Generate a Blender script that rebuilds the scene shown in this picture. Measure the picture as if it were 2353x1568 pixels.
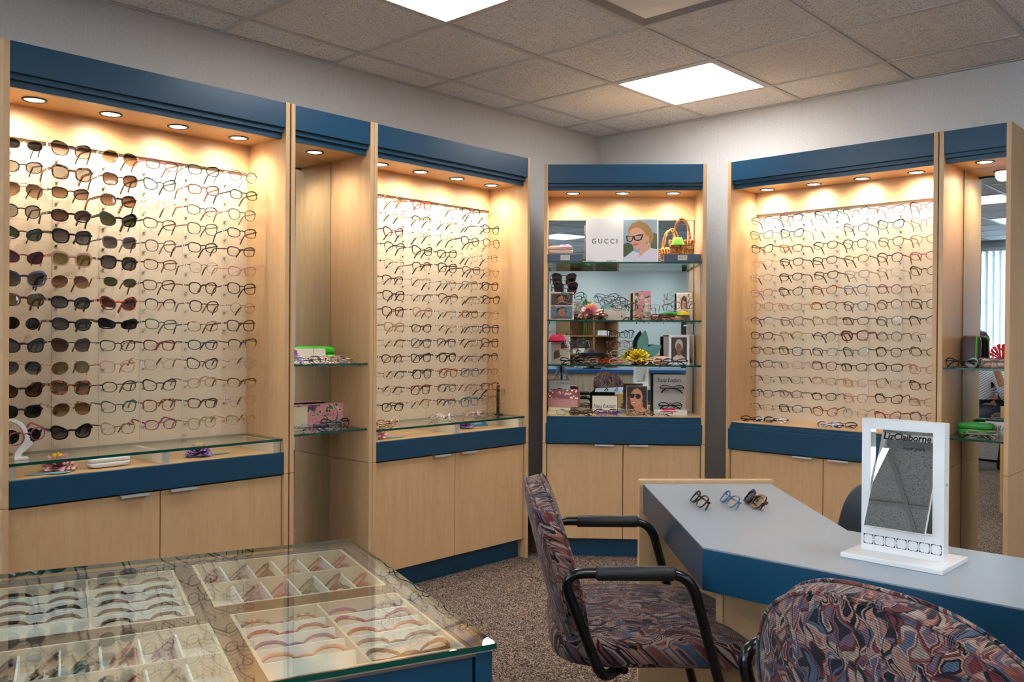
import bpy, bmesh, math, random
from mathutils import Matrix, Vector, Euler
R = math.radians
for o in list(bpy.data.objects): bpy.data.objects.remove(o)
scene = bpy.context.scene
COL = scene.collection

# ---------------------------------------------------------------- camera
CAM = Vector((3.6936, -4.8297, 1.229))
F_PX, YAW, PIT, ROL = 2014.16, R(42.903), R(-0.345), R(0.377)
fw = Vector((-math.sin(YAW)*math.cos(PIT), math.cos(YAW)*math.cos(PIT), math.sin(PIT)))
rt = Vector((math.cos(YAW), math.sin(YAW), 0)); up = rt.cross(fw)
r2 = rt*math.cos(ROL)+up*math.sin(ROL); u2 = up*math.cos(ROL)-rt*math.sin(ROL)
cd = bpy.data.cameras.new('camera'); cam = bpy.data.objects.new('camera', cd); COL.objects.link(cam)
m = Matrix((r2, u2, -fw)).transposed().to_4x4(); m.translation = CAM
cam.matrix_world = m
cd.sensor_width = 36.0; cd.lens = 36.0*F_PX/2353.0; cd.clip_start = 0.02; cd.clip_end = 100
scene.camera = cam

# ---------------------------------------------------------------- world, exposure
w = bpy.data.worlds.new('sky'); scene.world = w; w.use_nodes = True
w.node_tree.nodes['Background'].inputs[0].default_value = (0.70, 0.85, 1.0, 1)
w.node_tree.nodes['Background'].inputs[1].default_value = 20.0
vs = scene.view_settings
vs.view_transform = 'Standard'; vs.look = 'None'; vs.gamma = 1.0; vs.use_curve_mapping = False
vs.exposure = 0.88
cy = scene.cycles
cy.use_denoising = True
cy.max_bounces = 6; cy.diffuse_bounces = 3; cy.glossy_bounces = 4; cy.transmission_bounces = 2
cy.use_adaptive_sampling = True; cy.adaptive_threshold = 0.25; cy.adaptive_min_samples = 16
cy.transparent_max_bounces = 14; cy.caustics_reflective = False; cy.caustics_refractive = False
cy.sample_clamp_indirect = 4.0
TROFFER_L = 9.0          # radiance of the lit ceiling panels
SPOT_W = 6.8             # watts of each cabinet downlight
CEIL = 2.592

# ---------------------------------------------------------------- material helpers
def S(r, g, b):
    f = lambda c: (c/255/12.92) if c/255 <= 0.04045 else ((c/255+0.055)/1.055)**2.4
    return (f(r), f(g), f(b), 1.0)
MATS = {}
def newmat(name):
    mt = bpy.data.materials.new(name); mt.use_nodes = True; MATS[name] = mt
    nt = mt.node_tree
    return mt, nt, nt.nodes['Principled BSDF'], nt.nodes['Material Output']
def N(nt, typ, **kw):
    n = nt.nodes.new(typ)
    for k, v in kw.items(): setattr(n, k, v)
    return n
def simple(name, col, rough=0.5, metal=0.0, spec=0.5, emit=None, coat=0.0):
    mt, nt, b, o = newmat(name)
    b.inputs['Base Color'].default_value = col; b.inputs['Roughness'].default_value = rough
    b.inputs['Metallic'].default_value = metal; b.inputs['Specular IOR Level'].default_value = spec
    if coat: b.inputs['Coat Weight'].default_value = coat; b.inputs['Coat Roughness'].default_value = 0.08
    if emit:
        b.inputs['Emission Color'].default_value = emit[0]; b.inputs['Emission Strength'].default_value = emit[1]
    return mt
def coords(nt, scale, rnd=False, kind='Object'):
    tc = N(nt, 'ShaderNodeTexCoord'); mp = N(nt, 'ShaderNodeMapping'); mp.inputs['Scale'].default_value = scale
    src = tc.outputs[kind]
    if rnd:
        oi = N(nt, 'ShaderNodeObjectInfo'); ad = N(nt, 'ShaderNodeVectorMath', operation='ADD')
        ml = N(nt, 'ShaderNodeMath', operation='MULTIPLY'); ml.inputs[1].default_value = 7.3
        nt.links.new(oi.outputs['Random'], ml.inputs[0])
        nt.links.new(src, ad.inputs[0]); nt.links.new(ml.outputs[0], ad.inputs[1]); src = ad.outputs[0]
    nt.links.new(src, mp.inputs['Vector'])
    return mp.outputs['Vector']
def noise(nt, vec, scale, detail=3, rough=0.5, dist=0.0):
    n = N(nt, 'ShaderNodeTexNoise'); n.inputs['Scale'].default_value = scale; n.inputs['Detail'].default_value = detail
    n.inputs['Roughness'].default_value = rough; n.inputs['Distortion'].default_value = dist
    nt.links.new(vec, n.inputs['Vector']); return n.outputs['Fac']
def ramp(nt, fac, stops, interp='LINEAR'):
    r = N(nt, 'ShaderNodeValToRGB'); cr = r.color_ramp; cr.interpolation = interp
    while len(cr.elements) < len(stops): cr.elements.new(0.5)
    for e, (p, c) in zip(cr.elements, stops): e.position = p; e.color = c
    nt.links.new(fac, r.inputs['Fac']); return r.outputs['Color']
def mixc(nt, fac, a, b, mode='MIX'):
    mx = N(nt, 'ShaderNodeMix', data_type='RGBA', blend_type=mode)
    for sock, v in ((mx.inputs[0], fac), (mx.inputs[6], a), (mx.inputs[7], b)):
        if isinstance(v, (int, float, tuple)): sock.default_value = v
        else: nt.links.new(v, sock)
    return mx.outputs[2]
def bump(nt, b, height, strength=0.3, dist=0.002):
    bp = N(nt, 'ShaderNodeBump'); bp.inputs['Strength'].default_value = strength; bp.inputs['Distance'].default_value = dist
    nt.links.new(height, bp.inputs['Height']); nt.links.new(bp.outputs['Normal'], b.inputs['Normal'])
def math2(nt, op, a, b=None):
    n = N(nt, 'ShaderNodeMath', operation=op)
    for i, v in enumerate((a, b)):
        if v is None: continue
        if isinstance(v, (int, float)): n.inputs[i].default_value = v
        else: nt.links.new(v, n.inputs[i])
    return n.outputs[0]

def wood(name, sx, sy, sz, c0, c1, c2, rough=0.38):
    mt, nt, b, o = newmat(name)
    v = coords(nt, (sx, sy, sz), rnd=True)
    n1 = noise(nt, v, 1.0, 5, 0.6, 0.4)
    v2 = coords(nt, (sx*0.16, sy*0.16, sz*0.45), rnd=True)
    n2 = noise(nt, v2, 1.0, 2, 0.5, 1.2)
    wv = math2(nt, 'SINE', math2(nt, 'MULTIPLY', n2, 46.0))
    wv = math2(nt, 'MULTIPLY_ADD', wv, 0.5); nt.nodes[-1].inputs[2].default_value = 0.5
    a = ramp(nt, n1, [(0.3, c1), (0.52, c0), (0.75, c2)])
    lines = ramp(nt, wv, [(0.80, (0, 0, 0, 1)), (1.0, (0.55, 0.55, 0.55, 1))])
    col = mixc(nt, lines, a, c1)
    nt.links.new(col, b.inputs['Base Color'])
    b.inputs['Roughness'].default_value = rough; b.inputs['Specular IOR Level'].default_value = 0.4
    return mt
MC0, MC1, MC2 = S(206, 168, 124), S(200, 160, 115), S(210, 174, 131)
wood('maple', 42, 42, 2.6, MC0, MC1, MC2)
wood('maple_across', 2.6, 42, 42, MC0, MC1, MC2)
wood('oak_counter', 30, 30, 2.0, S(196, 178, 156), S(172, 152, 130), S(206, 190, 170))
simple('edge_wood', S(214, 178, 134), 0.45)
simple('panel_brown', S(96, 74, 54), 0.7)  # plain dark brown for cabinet backs and carcass

def laminate(name, c, c2, rough=0.32):
    mt, nt, b, o = newmat(name)
    v = coords(nt, (600, 600, 40)); n = noise(nt, v, 1.0, 2)
    nt.links.new(mixc(nt, n, c, c2), b.inputs['Base Color'])
    b.inputs['Roughness'].default_value = rough; b.inputs['Specular IOR Level'].default_value = 0.45
    return mt
laminate('blue', S(12, 57, 82), S(20, 68, 96))
laminate('blue_counter', S(30, 84, 140), S(40, 96, 150))

mt, nt, b, o = newmat('cream_board')
v = coords(nt, (3, 3, 3)); n = noise(nt, v, 1.0, 2)
nt.links.new(mixc(nt, n, S(232, 216, 190), S(226, 208, 180)), b.inputs['Base Color']); b.inputs['Roughness'].default_value = 0.5
simple('board_strip', S(205, 198, 190), 0.4)

mt, nt, b, o = newmat('wallpaper')
v = coords(nt, (260, 260, 5)); n = noise(nt, v, 1.0, 3); n2 = noise(nt, coords(nt, (90, 90, 90)), 1.0, 2)
mm = math2(nt, 'MULTIPLY', math2(nt, 'ADD', n, n2), 0.5)
nt.links.new(ramp(nt, mm, [(0.35, S(203, 201, 199)), (0.65, S(217, 215, 213))]), b.inputs['Base Color'])
b.inputs['Roughness'].default_value = 0.75; bump(nt, b, mm, 0.25, 0.002)
simple('paint_blue', S(206, 218, 222), 0.7)
simple('vinyl_base', S(38, 32, 30), 0.5)

mt, nt, b, o = newmat('carpet')
v = coords(nt, (1, 1, 1))
vo = N(nt, 'ShaderNodeTexVoronoi'); vo.inputs['Scale'].default_value = 240; nt.links.new(v, vo.inputs['Vector'])
sep = N(nt, 'ShaderNodeSeparateColor'); nt.links.new(vo.outputs['Color'], sep.inputs[0])
big = noise(nt, v, 9.0, 3)
key = math2(nt, 'ADD', sep.outputs[0], math2(nt, 'MULTIPLY', math2(nt, 'SUBTRACT', big, 0.5), 0.5))
col = ramp(nt, key, [(0.0, S(38, 32, 31)), (0.2, S(78, 66, 60)), (0.38, S(76, 77, 82)), (0.52, S(130, 110, 95)), (0.72, S(164, 144, 127)), (0.9, S(104, 85, 73))], 'CONSTANT')
nt.links.new(col, b.inputs['Base Color']); b.inputs['Roughness'].default_value = 0.95; b.inputs['Specular IOR Level'].default_value = 0.1
bump(nt, b, vo.outputs['Distance'], 0.6, 0.004)

mt, nt, b, o = newmat('ceiling_tile')
v = coords(nt, (1, 1, 1), rnd=True)
f1 = noise(nt, v, 100.0, 1, 0.5, 2.6)
f2 = noise(nt, v, 170.0, 0, 0.5, 0.5)
h1 = ramp(nt, f1, [(0.625, (0, 0, 0, 1)), (0.66, (1, 1, 1, 1))]); h2 = ramp(nt, f2, [(0.64, (0, 0, 0, 1)), (0.68, (1, 1, 1, 1))])
hh = mixc(nt, 1.0, h1, h2, 'LIGHTEN')
big = noise(nt, v, 60, 3)
basec = mixc(nt, big, S(228, 231, 236), S(238, 240, 244))
nt.links.new(mixc(nt, math2(nt, 'MULTIPLY', hh, 0.55), basec, S(70, 66, 64)), b.inputs['Base Color'])
b.inputs['Roughness'].default_value = 0.9; b.inputs['Specular IOR Level'].default_value = 0.15
simple('grid_metal', S(196, 196, 197), 0.45)
simple('white_plastic', S(236, 233, 230), 0.3)
simple('white_gloss', S(238, 236, 235), 0.12)
simple('black_plastic', S(16, 16, 17), 0.35)
simple('black_tube', S(13, 13, 14), 0.22)
simple('black_pad', S(26, 26, 27), 0.5)
simple('dark_slate', S(52, 60, 68), 0.4)
simple('chrome', S(205, 205, 208), 0.18, 1.0)
simple('aluminium', S(206, 206, 208), 0.45, 0.6)
simple('dark_metal', S(60, 58, 56), 0.35, 0.8)
simple('mirror', S(226, 236, 234), 0.0, 1.0)
simple('paper_white', S(238, 238, 240), 0.6)
simple('cream_card', S(236, 226, 206), 0.55)
simple('sign_grey', S(196, 192, 186), 0.6)
simple('tray_felt', S(214, 202, 180), 0.85)
simple('tray_liner', S(236, 236, 230), 0.8)
simple('tray_divider', S(228, 232, 226), 0.75)
simple('taupe_deck', S(96, 84, 76), 0.6)
simple('ink', S(24, 22, 22), 0.6)
simple('small_print', S(150, 150, 154), 0.6)
simple('slate_box', S(74, 86, 106), 0.6)
simple('tag_metal', S(206, 200, 188), 0.35, 0.3)
simple('green_case', S(30, 140, 30), 0.4)
simple('bright_green', S(60, 190, 40), 0.4)
simple('brown_case', S(62, 44, 36), 0.45)
simple('pink_case', S(226, 190, 172), 0.45)
simple('pink_cloth', S(244, 128, 150), 0.85)
simple('hot_pink', S(214, 30, 86), 0.85)
simple('red_ribbon', S(236, 66, 62), 0.6)
simple('lime_cloth', S(160, 220, 90), 0.85)
simple('yellow_cloth', S(246, 206, 40), 0.85)
simple('leaf_teal', S(96, 154, 150), 0.7)
simple('leaf_blue', S(128, 190, 200), 0.7)
simple('petal_pink', S(246, 182, 184), 0.8)
simple('petal_purple', S(172, 142, 200), 0.8)
simple('petal_yellow', S(248, 220, 50), 0.8)
simple('stamen', S(246, 200, 40), 0.8)
simple('lens_glow', (1, 1, 1, 1), 0.5, emit=((1.0, 0.86, 0.66, 1), 14.0))
simple('troffer_glow', (1, 1, 1, 1), 0.5, emit=((0.97, 0.985, 1.0, 1), TROFFER_L))
simple('unlit_lens', S(240, 240, 242), 0.18)
simple('frame_shade_grey', S(150, 146, 144), 0.4)  # white frame coloured grey to stand in for its dark shadow gap
simple('screen_black', S(20, 22, 28), 0.25)
simple('plant_green', S(96, 138, 70), 0.6)
simple('plant_dark', S(50, 92, 56), 0.6)
simple('shelf_brown', S(150, 108, 72), 0.5)
simple('cream_box', S(226, 214, 176), 0.6)
simple('maroon', S(126, 48, 56), 0.6)
simple('dusty_pink', S(196, 140, 134), 0.6)
simple('skin', S(206, 148, 118), 0.55)
simple('hair', S(48, 34, 28), 0.6)
simple('shirt_stripe_plain', S(210, 222, 236), 0.8)
simple('blind', S(232, 238, 244), 0.7)

def fresnel(nt, ior):     # same reflectance from both sides of a pane
    g = N(nt, 'ShaderNodeNewGeometry'); fr = N(nt, 'ShaderNodeFresnel'); mr = N(nt, 'ShaderNodeMapRange')
    mr.inputs[3].default_value = ior; mr.inputs[4].default_value = 1/ior
    nt.links.new(g.outputs['Backfacing'], mr.inputs[0]); nt.links.new(mr.outputs[0], fr.inputs['IOR'])
    return fr
def glassmat(name, tint, ior=1.45, edge=None, maxr=1.0):
    mt, nt, b, o = newmat(name); nt.nodes.remove(b)
    t = N(nt, 'ShaderNodeBsdfTransparent'); t.inputs[0].default_value = tint
    g = N(nt, 'ShaderNodeBsdfGlossy'); g.inputs['Roughness'].default_value = 0.0; g.inputs[0].default_value = (1, 1, 1, 1)
    fr = fresnel(nt, ior)
    mx = N(nt, 'ShaderNodeMixShader')
    nt.links.new(math2(nt, 'MULTIPLY', fr.outputs[0], maxr), mx.inputs[0]); nt.links.new(t.outputs[0], mx.inputs[1]); nt.links.new(g.outputs[0], mx.inputs[2])
    nt.links.new(mx.outputs[0], o.inputs['Surface'])
    return mt
glassmat('glass', (0.94, 0.97, 0.955, 1), 1.46)
glassmat('pane', (0.95, 0.97, 0.97, 1))
glassmat('acrylic', (0.985, 0.985, 0.98, 1), 1.22)
simple('glass_edge', S(8, 70, 58), 0.15)

# eyewear materials -------------------------------------------------------
def tort(name, stops, scale=110):
    mt, nt, b, o = newmat(name)
    n = noise(nt, coords(nt, (1, 1, 1), rnd=True), scale, 2, 0.5, 0.8)
    nt.links.new(ramp(nt, n, stops), b.inputs['Base Color']); b.inputs['Roughness'].default_value = 0.18
def clearish(name, c, t=0.5):
    mt, nt, b, o = newmat(name)
    b.inputs['Base Color'].default_value = c; b.inputs['Roughness'].default_value = 0.15
    tr = N(nt, 'ShaderNodeBsdfTransparent'); tr.inputs[0].default_value = c; mx = N(nt, 'ShaderNodeMixShader'); mx.inputs[0].default_value = t
    nt.links.new(b.outputs[0], mx.inputs[1]); nt.links.new(tr.outputs[0], mx.inputs[2]); nt.links.new(mx.outputs[0], o.inputs['Surface'])
FR = {}
def fr(key, word): FR[key] = ('fr_'+key, word)
for k, wd, c, rg in [('black', 'black', (14, 13, 14), .15), ('brown', 'dark brown', (58, 34, 24), .2), ('teal', 'teal', (28, 88, 84), .2), ('green', 'green', (58, 96, 66), .2),
    ('navy', 'navy blue', (40, 48, 78), .2), ('blue', 'steel blue', (84, 110, 140), .2), ('burg', 'burgundy', (98, 18, 34), .18), ('red', 'red', (150, 42, 36), .2),
    ('purple', 'purple', (118, 84, 140), .25), ('magenta', 'magenta pink', (152, 82, 112), .25), ('amber', 'amber brown', (150, 76, 34), .2), ('gray', 'grey', (110, 108, 110), .25)]:
    simple('fr_'+k, S(*c), rg); fr(k, wd)
for k, wd, c in [('gold', 'thin gold metal', (212, 172, 116)), ('gun', 'thin gunmetal', (84, 80, 78)), ('silver', 'thin silver metal', (176, 172, 168)), ('rose', 'thin rose gold', (214, 158, 136)), ('bronze', 'thin bronze metal', (120, 86, 58))]:
    simple('fr_'+k, S(*c), 0.25, 0.85); fr(k, wd)
for k, wd, c, t in [('crystal', 'clear crystal', (226, 222, 216), .62), ('nude', 'pale nude translucent', (226, 190, 166), .45), ('lilac', 'lilac translucent', (190, 176, 200), .4), ('beige', 'beige translucent', (206, 184, 150), .4),
    ('taupe', 'taupe', (140, 120, 112), .2), ('pinkx', 'pink translucent', (228, 170, 156), .4), ('smoke', 'smoke grey translucent', (140, 140, 146), .35)]:
    clearish('fr_'+k, S(*c), t); fr(k, wd)
K = S(26, 16, 12)
tort('fr_tort', [(0.38, K), (0.5, S(110, 52, 20)), (0.62, S(206, 122, 44))]); fr('tort', 'amber tortoiseshell')
tort('fr_dtort', [(0.4, K), (0.55, S(52, 30, 20)), (0.68, S(128, 76, 40))]); fr('dtort', 'dark tortoiseshell')
tort('fr_rtort', [(0.36, S(40, 10, 8)), (0.52, S(140, 40, 18)), (0.66, S(214, 96, 40))]); fr('rtort', 'red tortoiseshell')
tort('fr_ltort', [(0.36, S(60, 40, 28)), (0.5, S(150, 110, 66)), (0.64, S(222, 190, 140))]); fr('ltort', 'light tortoiseshell')
tort('fr_multi', [(0.34, S(30, 40, 70)), (0.45, S(60, 130, 140)), (0.55, S(196, 110, 90)), (0.66, S(226, 190, 160))], 140); fr('multi', 'multicoloured marbled')
tort('fr_pmulti', [(0.34, S(50, 24, 60)), (0.46, S(190, 60, 120)), (0.56, S(60, 30, 50)), (0.68, S(220, 150, 160))], 140); fr('pmulti', 'pink marbled')
tort('fr_orange', [(0.34, S(60, 24, 40)), (0.48, S(200, 70, 50)), (0.6, S(120, 60, 90)), (0.7, S(236, 130, 90))], 140); fr('orange', 'red and orange marbled')

def lensmat(name, top, bot, ior=1.4):
    mt, nt, b, o = newmat(name); nt.nodes.remove(b)
    tc = N(nt, 'ShaderNodeTexCoord'); sp = N(nt, 'ShaderNodeSeparateXYZ'); nt.links.new(tc.outputs['Object'], sp.inputs[0])
    mr = N(nt, 'ShaderNodeMapRange'); mr.inputs[1].default_value = -0.022; mr.inputs[2].default_value = 0.014; nt.links.new(sp.outputs[2], mr.inputs[0])
    c = mixc(nt, mr.outputs[0], bot, top)
    t = N(nt, 'ShaderNodeBsdfTransparent'); nt.links.new(c, t.inputs[0])
    g = N(nt, 'ShaderNodeBsdfGlossy'); g.inputs['Roughness'].default_value = 0.02
    frn = fresnel(nt, ior); mx = N(nt, 'ShaderNodeMixShader')
    nt.links.new(frn.outputs[0], mx.inputs[0]); nt.links.new(t.outputs[0], mx.inputs[1]); nt.links.new(g.outputs[0], mx.inputs[2]); nt.links.new(mx.outputs[0], o.inputs['Surface'])
L = lambda *c: S(*c)
lensmat('lens_clear', (0.97, 0.97, 0.96, 1), (0.97, 0.97, 0.96, 1), 1.25)
LENS = {}
for k, wd, a, bb in [('grey', 'grey', (70, 66, 70), (120, 114, 116)), ('brown', 'brown gradient', (88, 66, 52), (180, 146, 120)), ('pink', 'pink-grey gradient', (90, 80, 82), (214, 172, 164)),
    ('green', 'green', (62, 70, 46), (86, 92, 62)), ('olive', 'olive', (110, 98, 68), (156, 142, 104)), ('dark', 'dark', (38, 36, 38), (50, 48, 48)), ('purple', 'purple', (62, 34, 50), (96, 60, 74)),
    ('smoke', 'pale grey', (150, 146, 140), (172, 168, 158)), ('bluelens', 'blue', (70, 80, 100), (130, 134, 136)), ('dbrown', 'dark brown', (62, 44, 34), (124, 92, 72))]:
    lensmat('lens_'+k, S(*a), S(*bb), 1.5); LENS[k] = wd
# ---------------------------------------------------------------- geometry helpers
def tag(o, label=None, cat=None, group=None, kind=None):
    if label: o['label'] = label
    if cat: o['category'] = cat
    if group: o['group'] = group
    if kind: o['kind'] = kind
    return o
def thing(name, label, cat, loc=(0, 0, 0), rotz=0.0, group=None, rot=None):
    o = bpy.data.objects.new(name, None); COL.objects.link(o); o.location = loc
    o.rotation_euler = rot if rot is not None else (0, 0, rotz); o.empty_display_size = 0.05
    return tag(o, label, cat, group)
class MB:
    def __init__(s): s.v = []; s.f = []; s.mi = []; s.mats = []; s.M = None; s.sm = []
    def _m(s, mat):
        if mat not in s.mats: s.mats.append(mat)
        return s.mats.index(mat)
    def add(s, vs, fs, mat, smooth=False):
        n = len(s.v); k = s._m(mat)
        if s.M is not None: vs = [tuple(s.M @ Vector(p)) for p in vs]
        s.v += [tuple(p) for p in vs]; s.f += [tuple(i+n for i in f) for f in fs]; s.mi += [k]*len(fs); s.sm += [smooth]*len(fs)
        return s
    def box(s, x0, x1, y0, y1, z0, z1, mat):
        return s.add([(x0, y0, z0), (x1, y0, z0), (x1, y1, z0), (x0, y1, z0), (x0, y0, z1), (x1, y0, z1), (x1, y1, z1), (x0, y1, z1)],
                     [(0, 3, 2, 1), (4, 5, 6, 7), (0, 1, 5, 4), (1, 2, 6, 5), (2, 3, 7, 6), (3, 0, 4, 7)], mat)
    def prism(s, pts, z0, z1, mat, side=None, axis='z'):
        n = len(pts)
        def P(a, b, c): return (a, b, c) if axis == 'z' else ((a, c, b) if axis == 'y' else (c, a, b))
        vs = [P(a, b, z0) for a, b in pts]+[P(a, b, z1) for a, b in pts]
        flip = axis == 'y'
        cap = [tuple(range(n-1, -1, -1)), tuple(range(n, 2*n))]
        sd = [(i, (i+1) % n, n+(i+1) % n, n+i) for i in range(n)]
        if flip: cap = [c[::-1] for c in cap]; sd = [c[::-1] for c in sd]
        s.add(vs, cap, mat)
        n0 = len(s.v)-2*n; k = s._m(side or mat)
        s.f += [tuple(i+n0 for i in f) for f in sd]; s.mi += [k]*n; s.sm += [False]*n
        return s
    def tube(s, path, r, mat, seg=8, closed=False, caps=True):
        path = [Vector(p) for p in path]; n = len(path); vs = []; nrm = None
        for i, p in enumerate(path):
            a = path[(i-1) % n] if (closed or i > 0) else path[i]; b2 = path[(i+1) % n] if (closed or i < n-1) else path[i]
            t = (b2-a).normalized()
            if nrm is None:
                h = Vector((0, 0, 1)) if abs(t.z) < 0.9 else Vector((1, 0, 0)); nrm = (h-t*h.dot(t)).normalized()
            else: nrm = (nrm-t*nrm.dot(t)).normalized()
            bn = t.cross(nrm); rr = r[i] if isinstance(r, (list, tuple)) else r
            for k in range(seg):
                an = 2*math.pi*k/seg; vs.append(p+nrm*math.cos(an)*rr+bn*math.sin(an)*rr)
        fs = []
        for i in range(n if closed else n-1):
            for k in range(seg):
                j = (i+1) % n; fs.append((i*seg+k, i*seg+(k+1) % seg, j*seg+(k+1) % seg, j*seg+k))
        if caps and not closed: fs += [tuple(range(seg-1, -1, -1)), tuple((n-1)*seg+k for k in range(seg))]
        return s.add(vs, fs, mat, True)
    def lathe(s, prof, mat, seg=20, smooth=True):
        vs = []; fs = []; n = len(prof)
        for k in range(seg):
            an = 2*math.pi*k/seg
            for r, z in prof: vs.append((r*math.cos(an), r*math.sin(an), z))
        for k in range(seg):
            for i in range(n-1):
                j = (k+1) % seg; fs.append((k*n+i, j*n+i, j*n+i+1, k*n+i+1))
        return s.add(vs, fs, mat, smooth)
    def grid(s, fn, nu, nv, mat, smooth=True, closeu=False):
        vs = [fn(i/(nu if closeu else nu-1), j/(nv-1)) for i in range(nu) for j in range(nv)]
        fs = [(i*nv+j, ((i+1) % nu)*nv+j, ((i+1) % nu)*nv+j+1, i*nv+j+1) for i in range(nu if closeu else nu-1) for j in range(nv-1)]
        return s.add(vs, fs, mat, smooth)
    def mesh(s, name):
        me = bpy.data.meshes.new(name); me.from_pydata(s.v, [], s.f)
        for mn in s.mats: me.materials.append(MATS[mn])
        me.polygons.foreach_set('material_index', s.mi); me.polygons.foreach_set('use_smooth', s.sm); me.update()
        return me
    def obj(s, name, parent=None, loc=None, rot=None, bev=0, segs=2, label=None):
        o = bpy.data.objects.new(name, s.mesh(name)); COL.objects.link(o)
        if parent is not None: o.parent = parent
        if loc is not None: o.location = loc
        if rot is not None: o.rotation_euler = rot
        if bev:
            md = o.modifiers.new('bevel', 'BEVEL'); md.width = bev; md.segments = segs; md.limit_method = 'ANGLE'; md.angle_limit = R(40)
        if label: o['label'] = label
        return o
def inst(me, name, parent=None, loc=None, rot=None, mats=None):
    o = bpy.data.objects.new(name, me); COL.objects.link(o)
    if parent is not None: o.parent = parent
    if loc is not None: o.location = loc
    if rot is not None: o.rotation_euler = rot
    if mats:
        for i, mn in enumerate(mats): o.material_slots[i].link = 'OBJECT'; o.material_slots[i].material = MATS[mn]
    return o
def bx(name, parent, x0, x1, y0, y1, z0, z1, mat, bev=0, label=None):
    return MB().box(x0, x1, y0, y1, z0, z1, mat).obj(name, parent, bev=bev, label=label)
def rrect(w, h, r, n=5, cx=0, cy=0):
    pts = []
    for sx, sy, a0 in ((1, 1, 0), (-1, 1, 90), (-1, -1, 180), (1, -1, 270)):
        for k in range(n+1):
            a = R(a0+90*k/n); pts.append((cx+sx*(w/2-r)+r*math.cos(a), cy+sy*(h/2-r)+r*math.sin(a)))
    return pts
FONT = None
def text(body, parent, loc, rot, size, mat, name='lettering', extrude=0.0004, align='CENTER', spacing=1.0, shear=0.0, offset=0.0, sx=1.0):
    cu = bpy.data.curves.new(name, 'FONT'); cu.body = body; cu.size = size; cu.extrude = extrude; cu.align_x = align; cu.align_y = 'CENTER'
    cu.space_character = spacing; cu.shear = shear; cu.offset = offset; cu.resolution_u = 3
    cu.materials.append(MATS[mat])
    tmp = bpy.data.objects.new(name, cu); me = bpy.data.meshes.new_from_object(tmp); bpy.data.objects.remove(tmp)
    o = bpy.data.objects.new(name, me); COL.objects.link(o); o.parent = parent; o.location = loc; o.rotation_euler = rot; o.scale = (sx, 1, 1)
    return o
GOTH = {'u': ([[(0, 1), (0, .15), (.2, 0), (.45, .15)], [(.5, 1), (.5, .12), (.62, 0)]], .78), 'i': ([[(0, 1), (0, .12), (.14, 0)], [(-.02, 1.3), (.08, 1.38)]], .36),
 'c': ([[(.42, .85), (.3, 1), (0, .8), (0, .15), (.18, 0), (.42, .15)]], .60), 'y': ([[(0, 1), (0, .2), (.2, .05), (.45, .2)], [(.5, 1), (.5, 0), (.3, -.4), (.05, -.35)]], .78),
 'o': ([[(0, .8), (0, .15), (.2, 0), (.48, .2), (.48, .85), (.25, 1), (0, .8)]], .74), 't': ([[(.1, 1.3), (.1, .15), (.25, 0), (.4, .1)], [(-.05, 1), (.35, 1)]], .52),
 'r': ([[(0, 1), (0, 0)], [(0, .75), (.25, 1), (.4, .85)]], .56), 'e': ([[(0, .8), (0, .15), (.18, 0), (.42, .15)], [(0, .8), (.22, 1), (.4, .75), (.05, .45)]], .62),
 'J': ([[(0, 1.35), (.25, 1.5), (.6, 1.4)], [(.45, 1.45), (.45, .2), (.2, -.05), (-.05, .1)], [(.05, 1.3), (0, .95)]], .82), 'C': ([[(.7, 1.25), (.5, 1.5), (.1, 1.2), (0, .7), (.1, .2), (.4, 0), (.75, .25)], [(.35, 1.4), (.3, .25)]], 1.0), ' ': ([], .45)}
def gothic(body, parent, loc, xh, mat='ink', name='lettering'):
    mb = MB(); x = 0.0; nx, nz = .105*math.cos(R(40)), .105*math.sin(R(40)); tot = sum(GOTH[c][1] for c in body)
    for c in body:
        for st in GOTH[c][0]:
            for (a, b2), (a2, b3) in zip(st, st[1:]):
                pts = [(a-nx, b2-nz), (a+nx, b2+nz), (a2+nx, b3+nz), (a2-nx, b3-nz)]
                if (pts[1][0]-pts[0][0])*(pts[2][1]-pts[1][1])-(pts[1][1]-pts[0][1])*(pts[2][0]-pts[1][0]) < 0: pts = pts[::-1]
                mb.add([((x+u_-tot/2)*xh, 0, (v_-.5)*xh) for u_, v_ in pts], [(0, 1, 2, 3)], mat)
        x += GOTH[c][1]
    return mb.obj(name, parent, loc)
UP = (R(90), 0, 0)      # text standing upright facing local -y
ORD = ['first', 'second', 'third', 'fourth', 'fifth', 'sixth', 'seventh', 'eighth', 'ninth', 'tenth', 'eleventh', 'twelfth', 'thirteenth', 'fourteenth']

# ---------------------------------------------------------------- room shell
RX, RY = 11.2, -9.0
def struct(name, parent=None):
    o = bpy.data.objects.new(name, None); COL.objects.link(o); o['kind'] = 'structure'; return o
tag(bx('floor', None, -0.1, RX+0.1, RY-0.1, 0.1, -0.1, 0.0, 'carpet'), 'brown and beige flecked loop-pile carpet floor', kind='structure')
tag(bx('wall_left', None, -0.1, 0, RY, 0, 0, CEIL+0.1, 'wallpaper'), 'pale grey wallpapered wall behind the long run of cabinets', kind='structure')
tag(bx('wall_right', None, -0.1, RX+0.1, 0, 0.1, 0, CEIL+0.1, 'wallpaper'), 'pale grey wallpapered wall behind the right display', kind='structure')
tag(bx('wall_far_side', None, RX, RX+0.1, RY, 0, 0, CEIL+0.1, 'paint_blue'), 'pale blue painted side wall seen only in mirrors', kind='structure')
wb = struct('wall_back'); tag(wb, 'pale blue wall with window seen in the mirrors', kind='structure')
WX0, WX1, WZ0, WZ1 = 0.06, 4.2, 0.75, 2.46  # opening widened beyond its mirrored part, to let in more daylight
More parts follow.
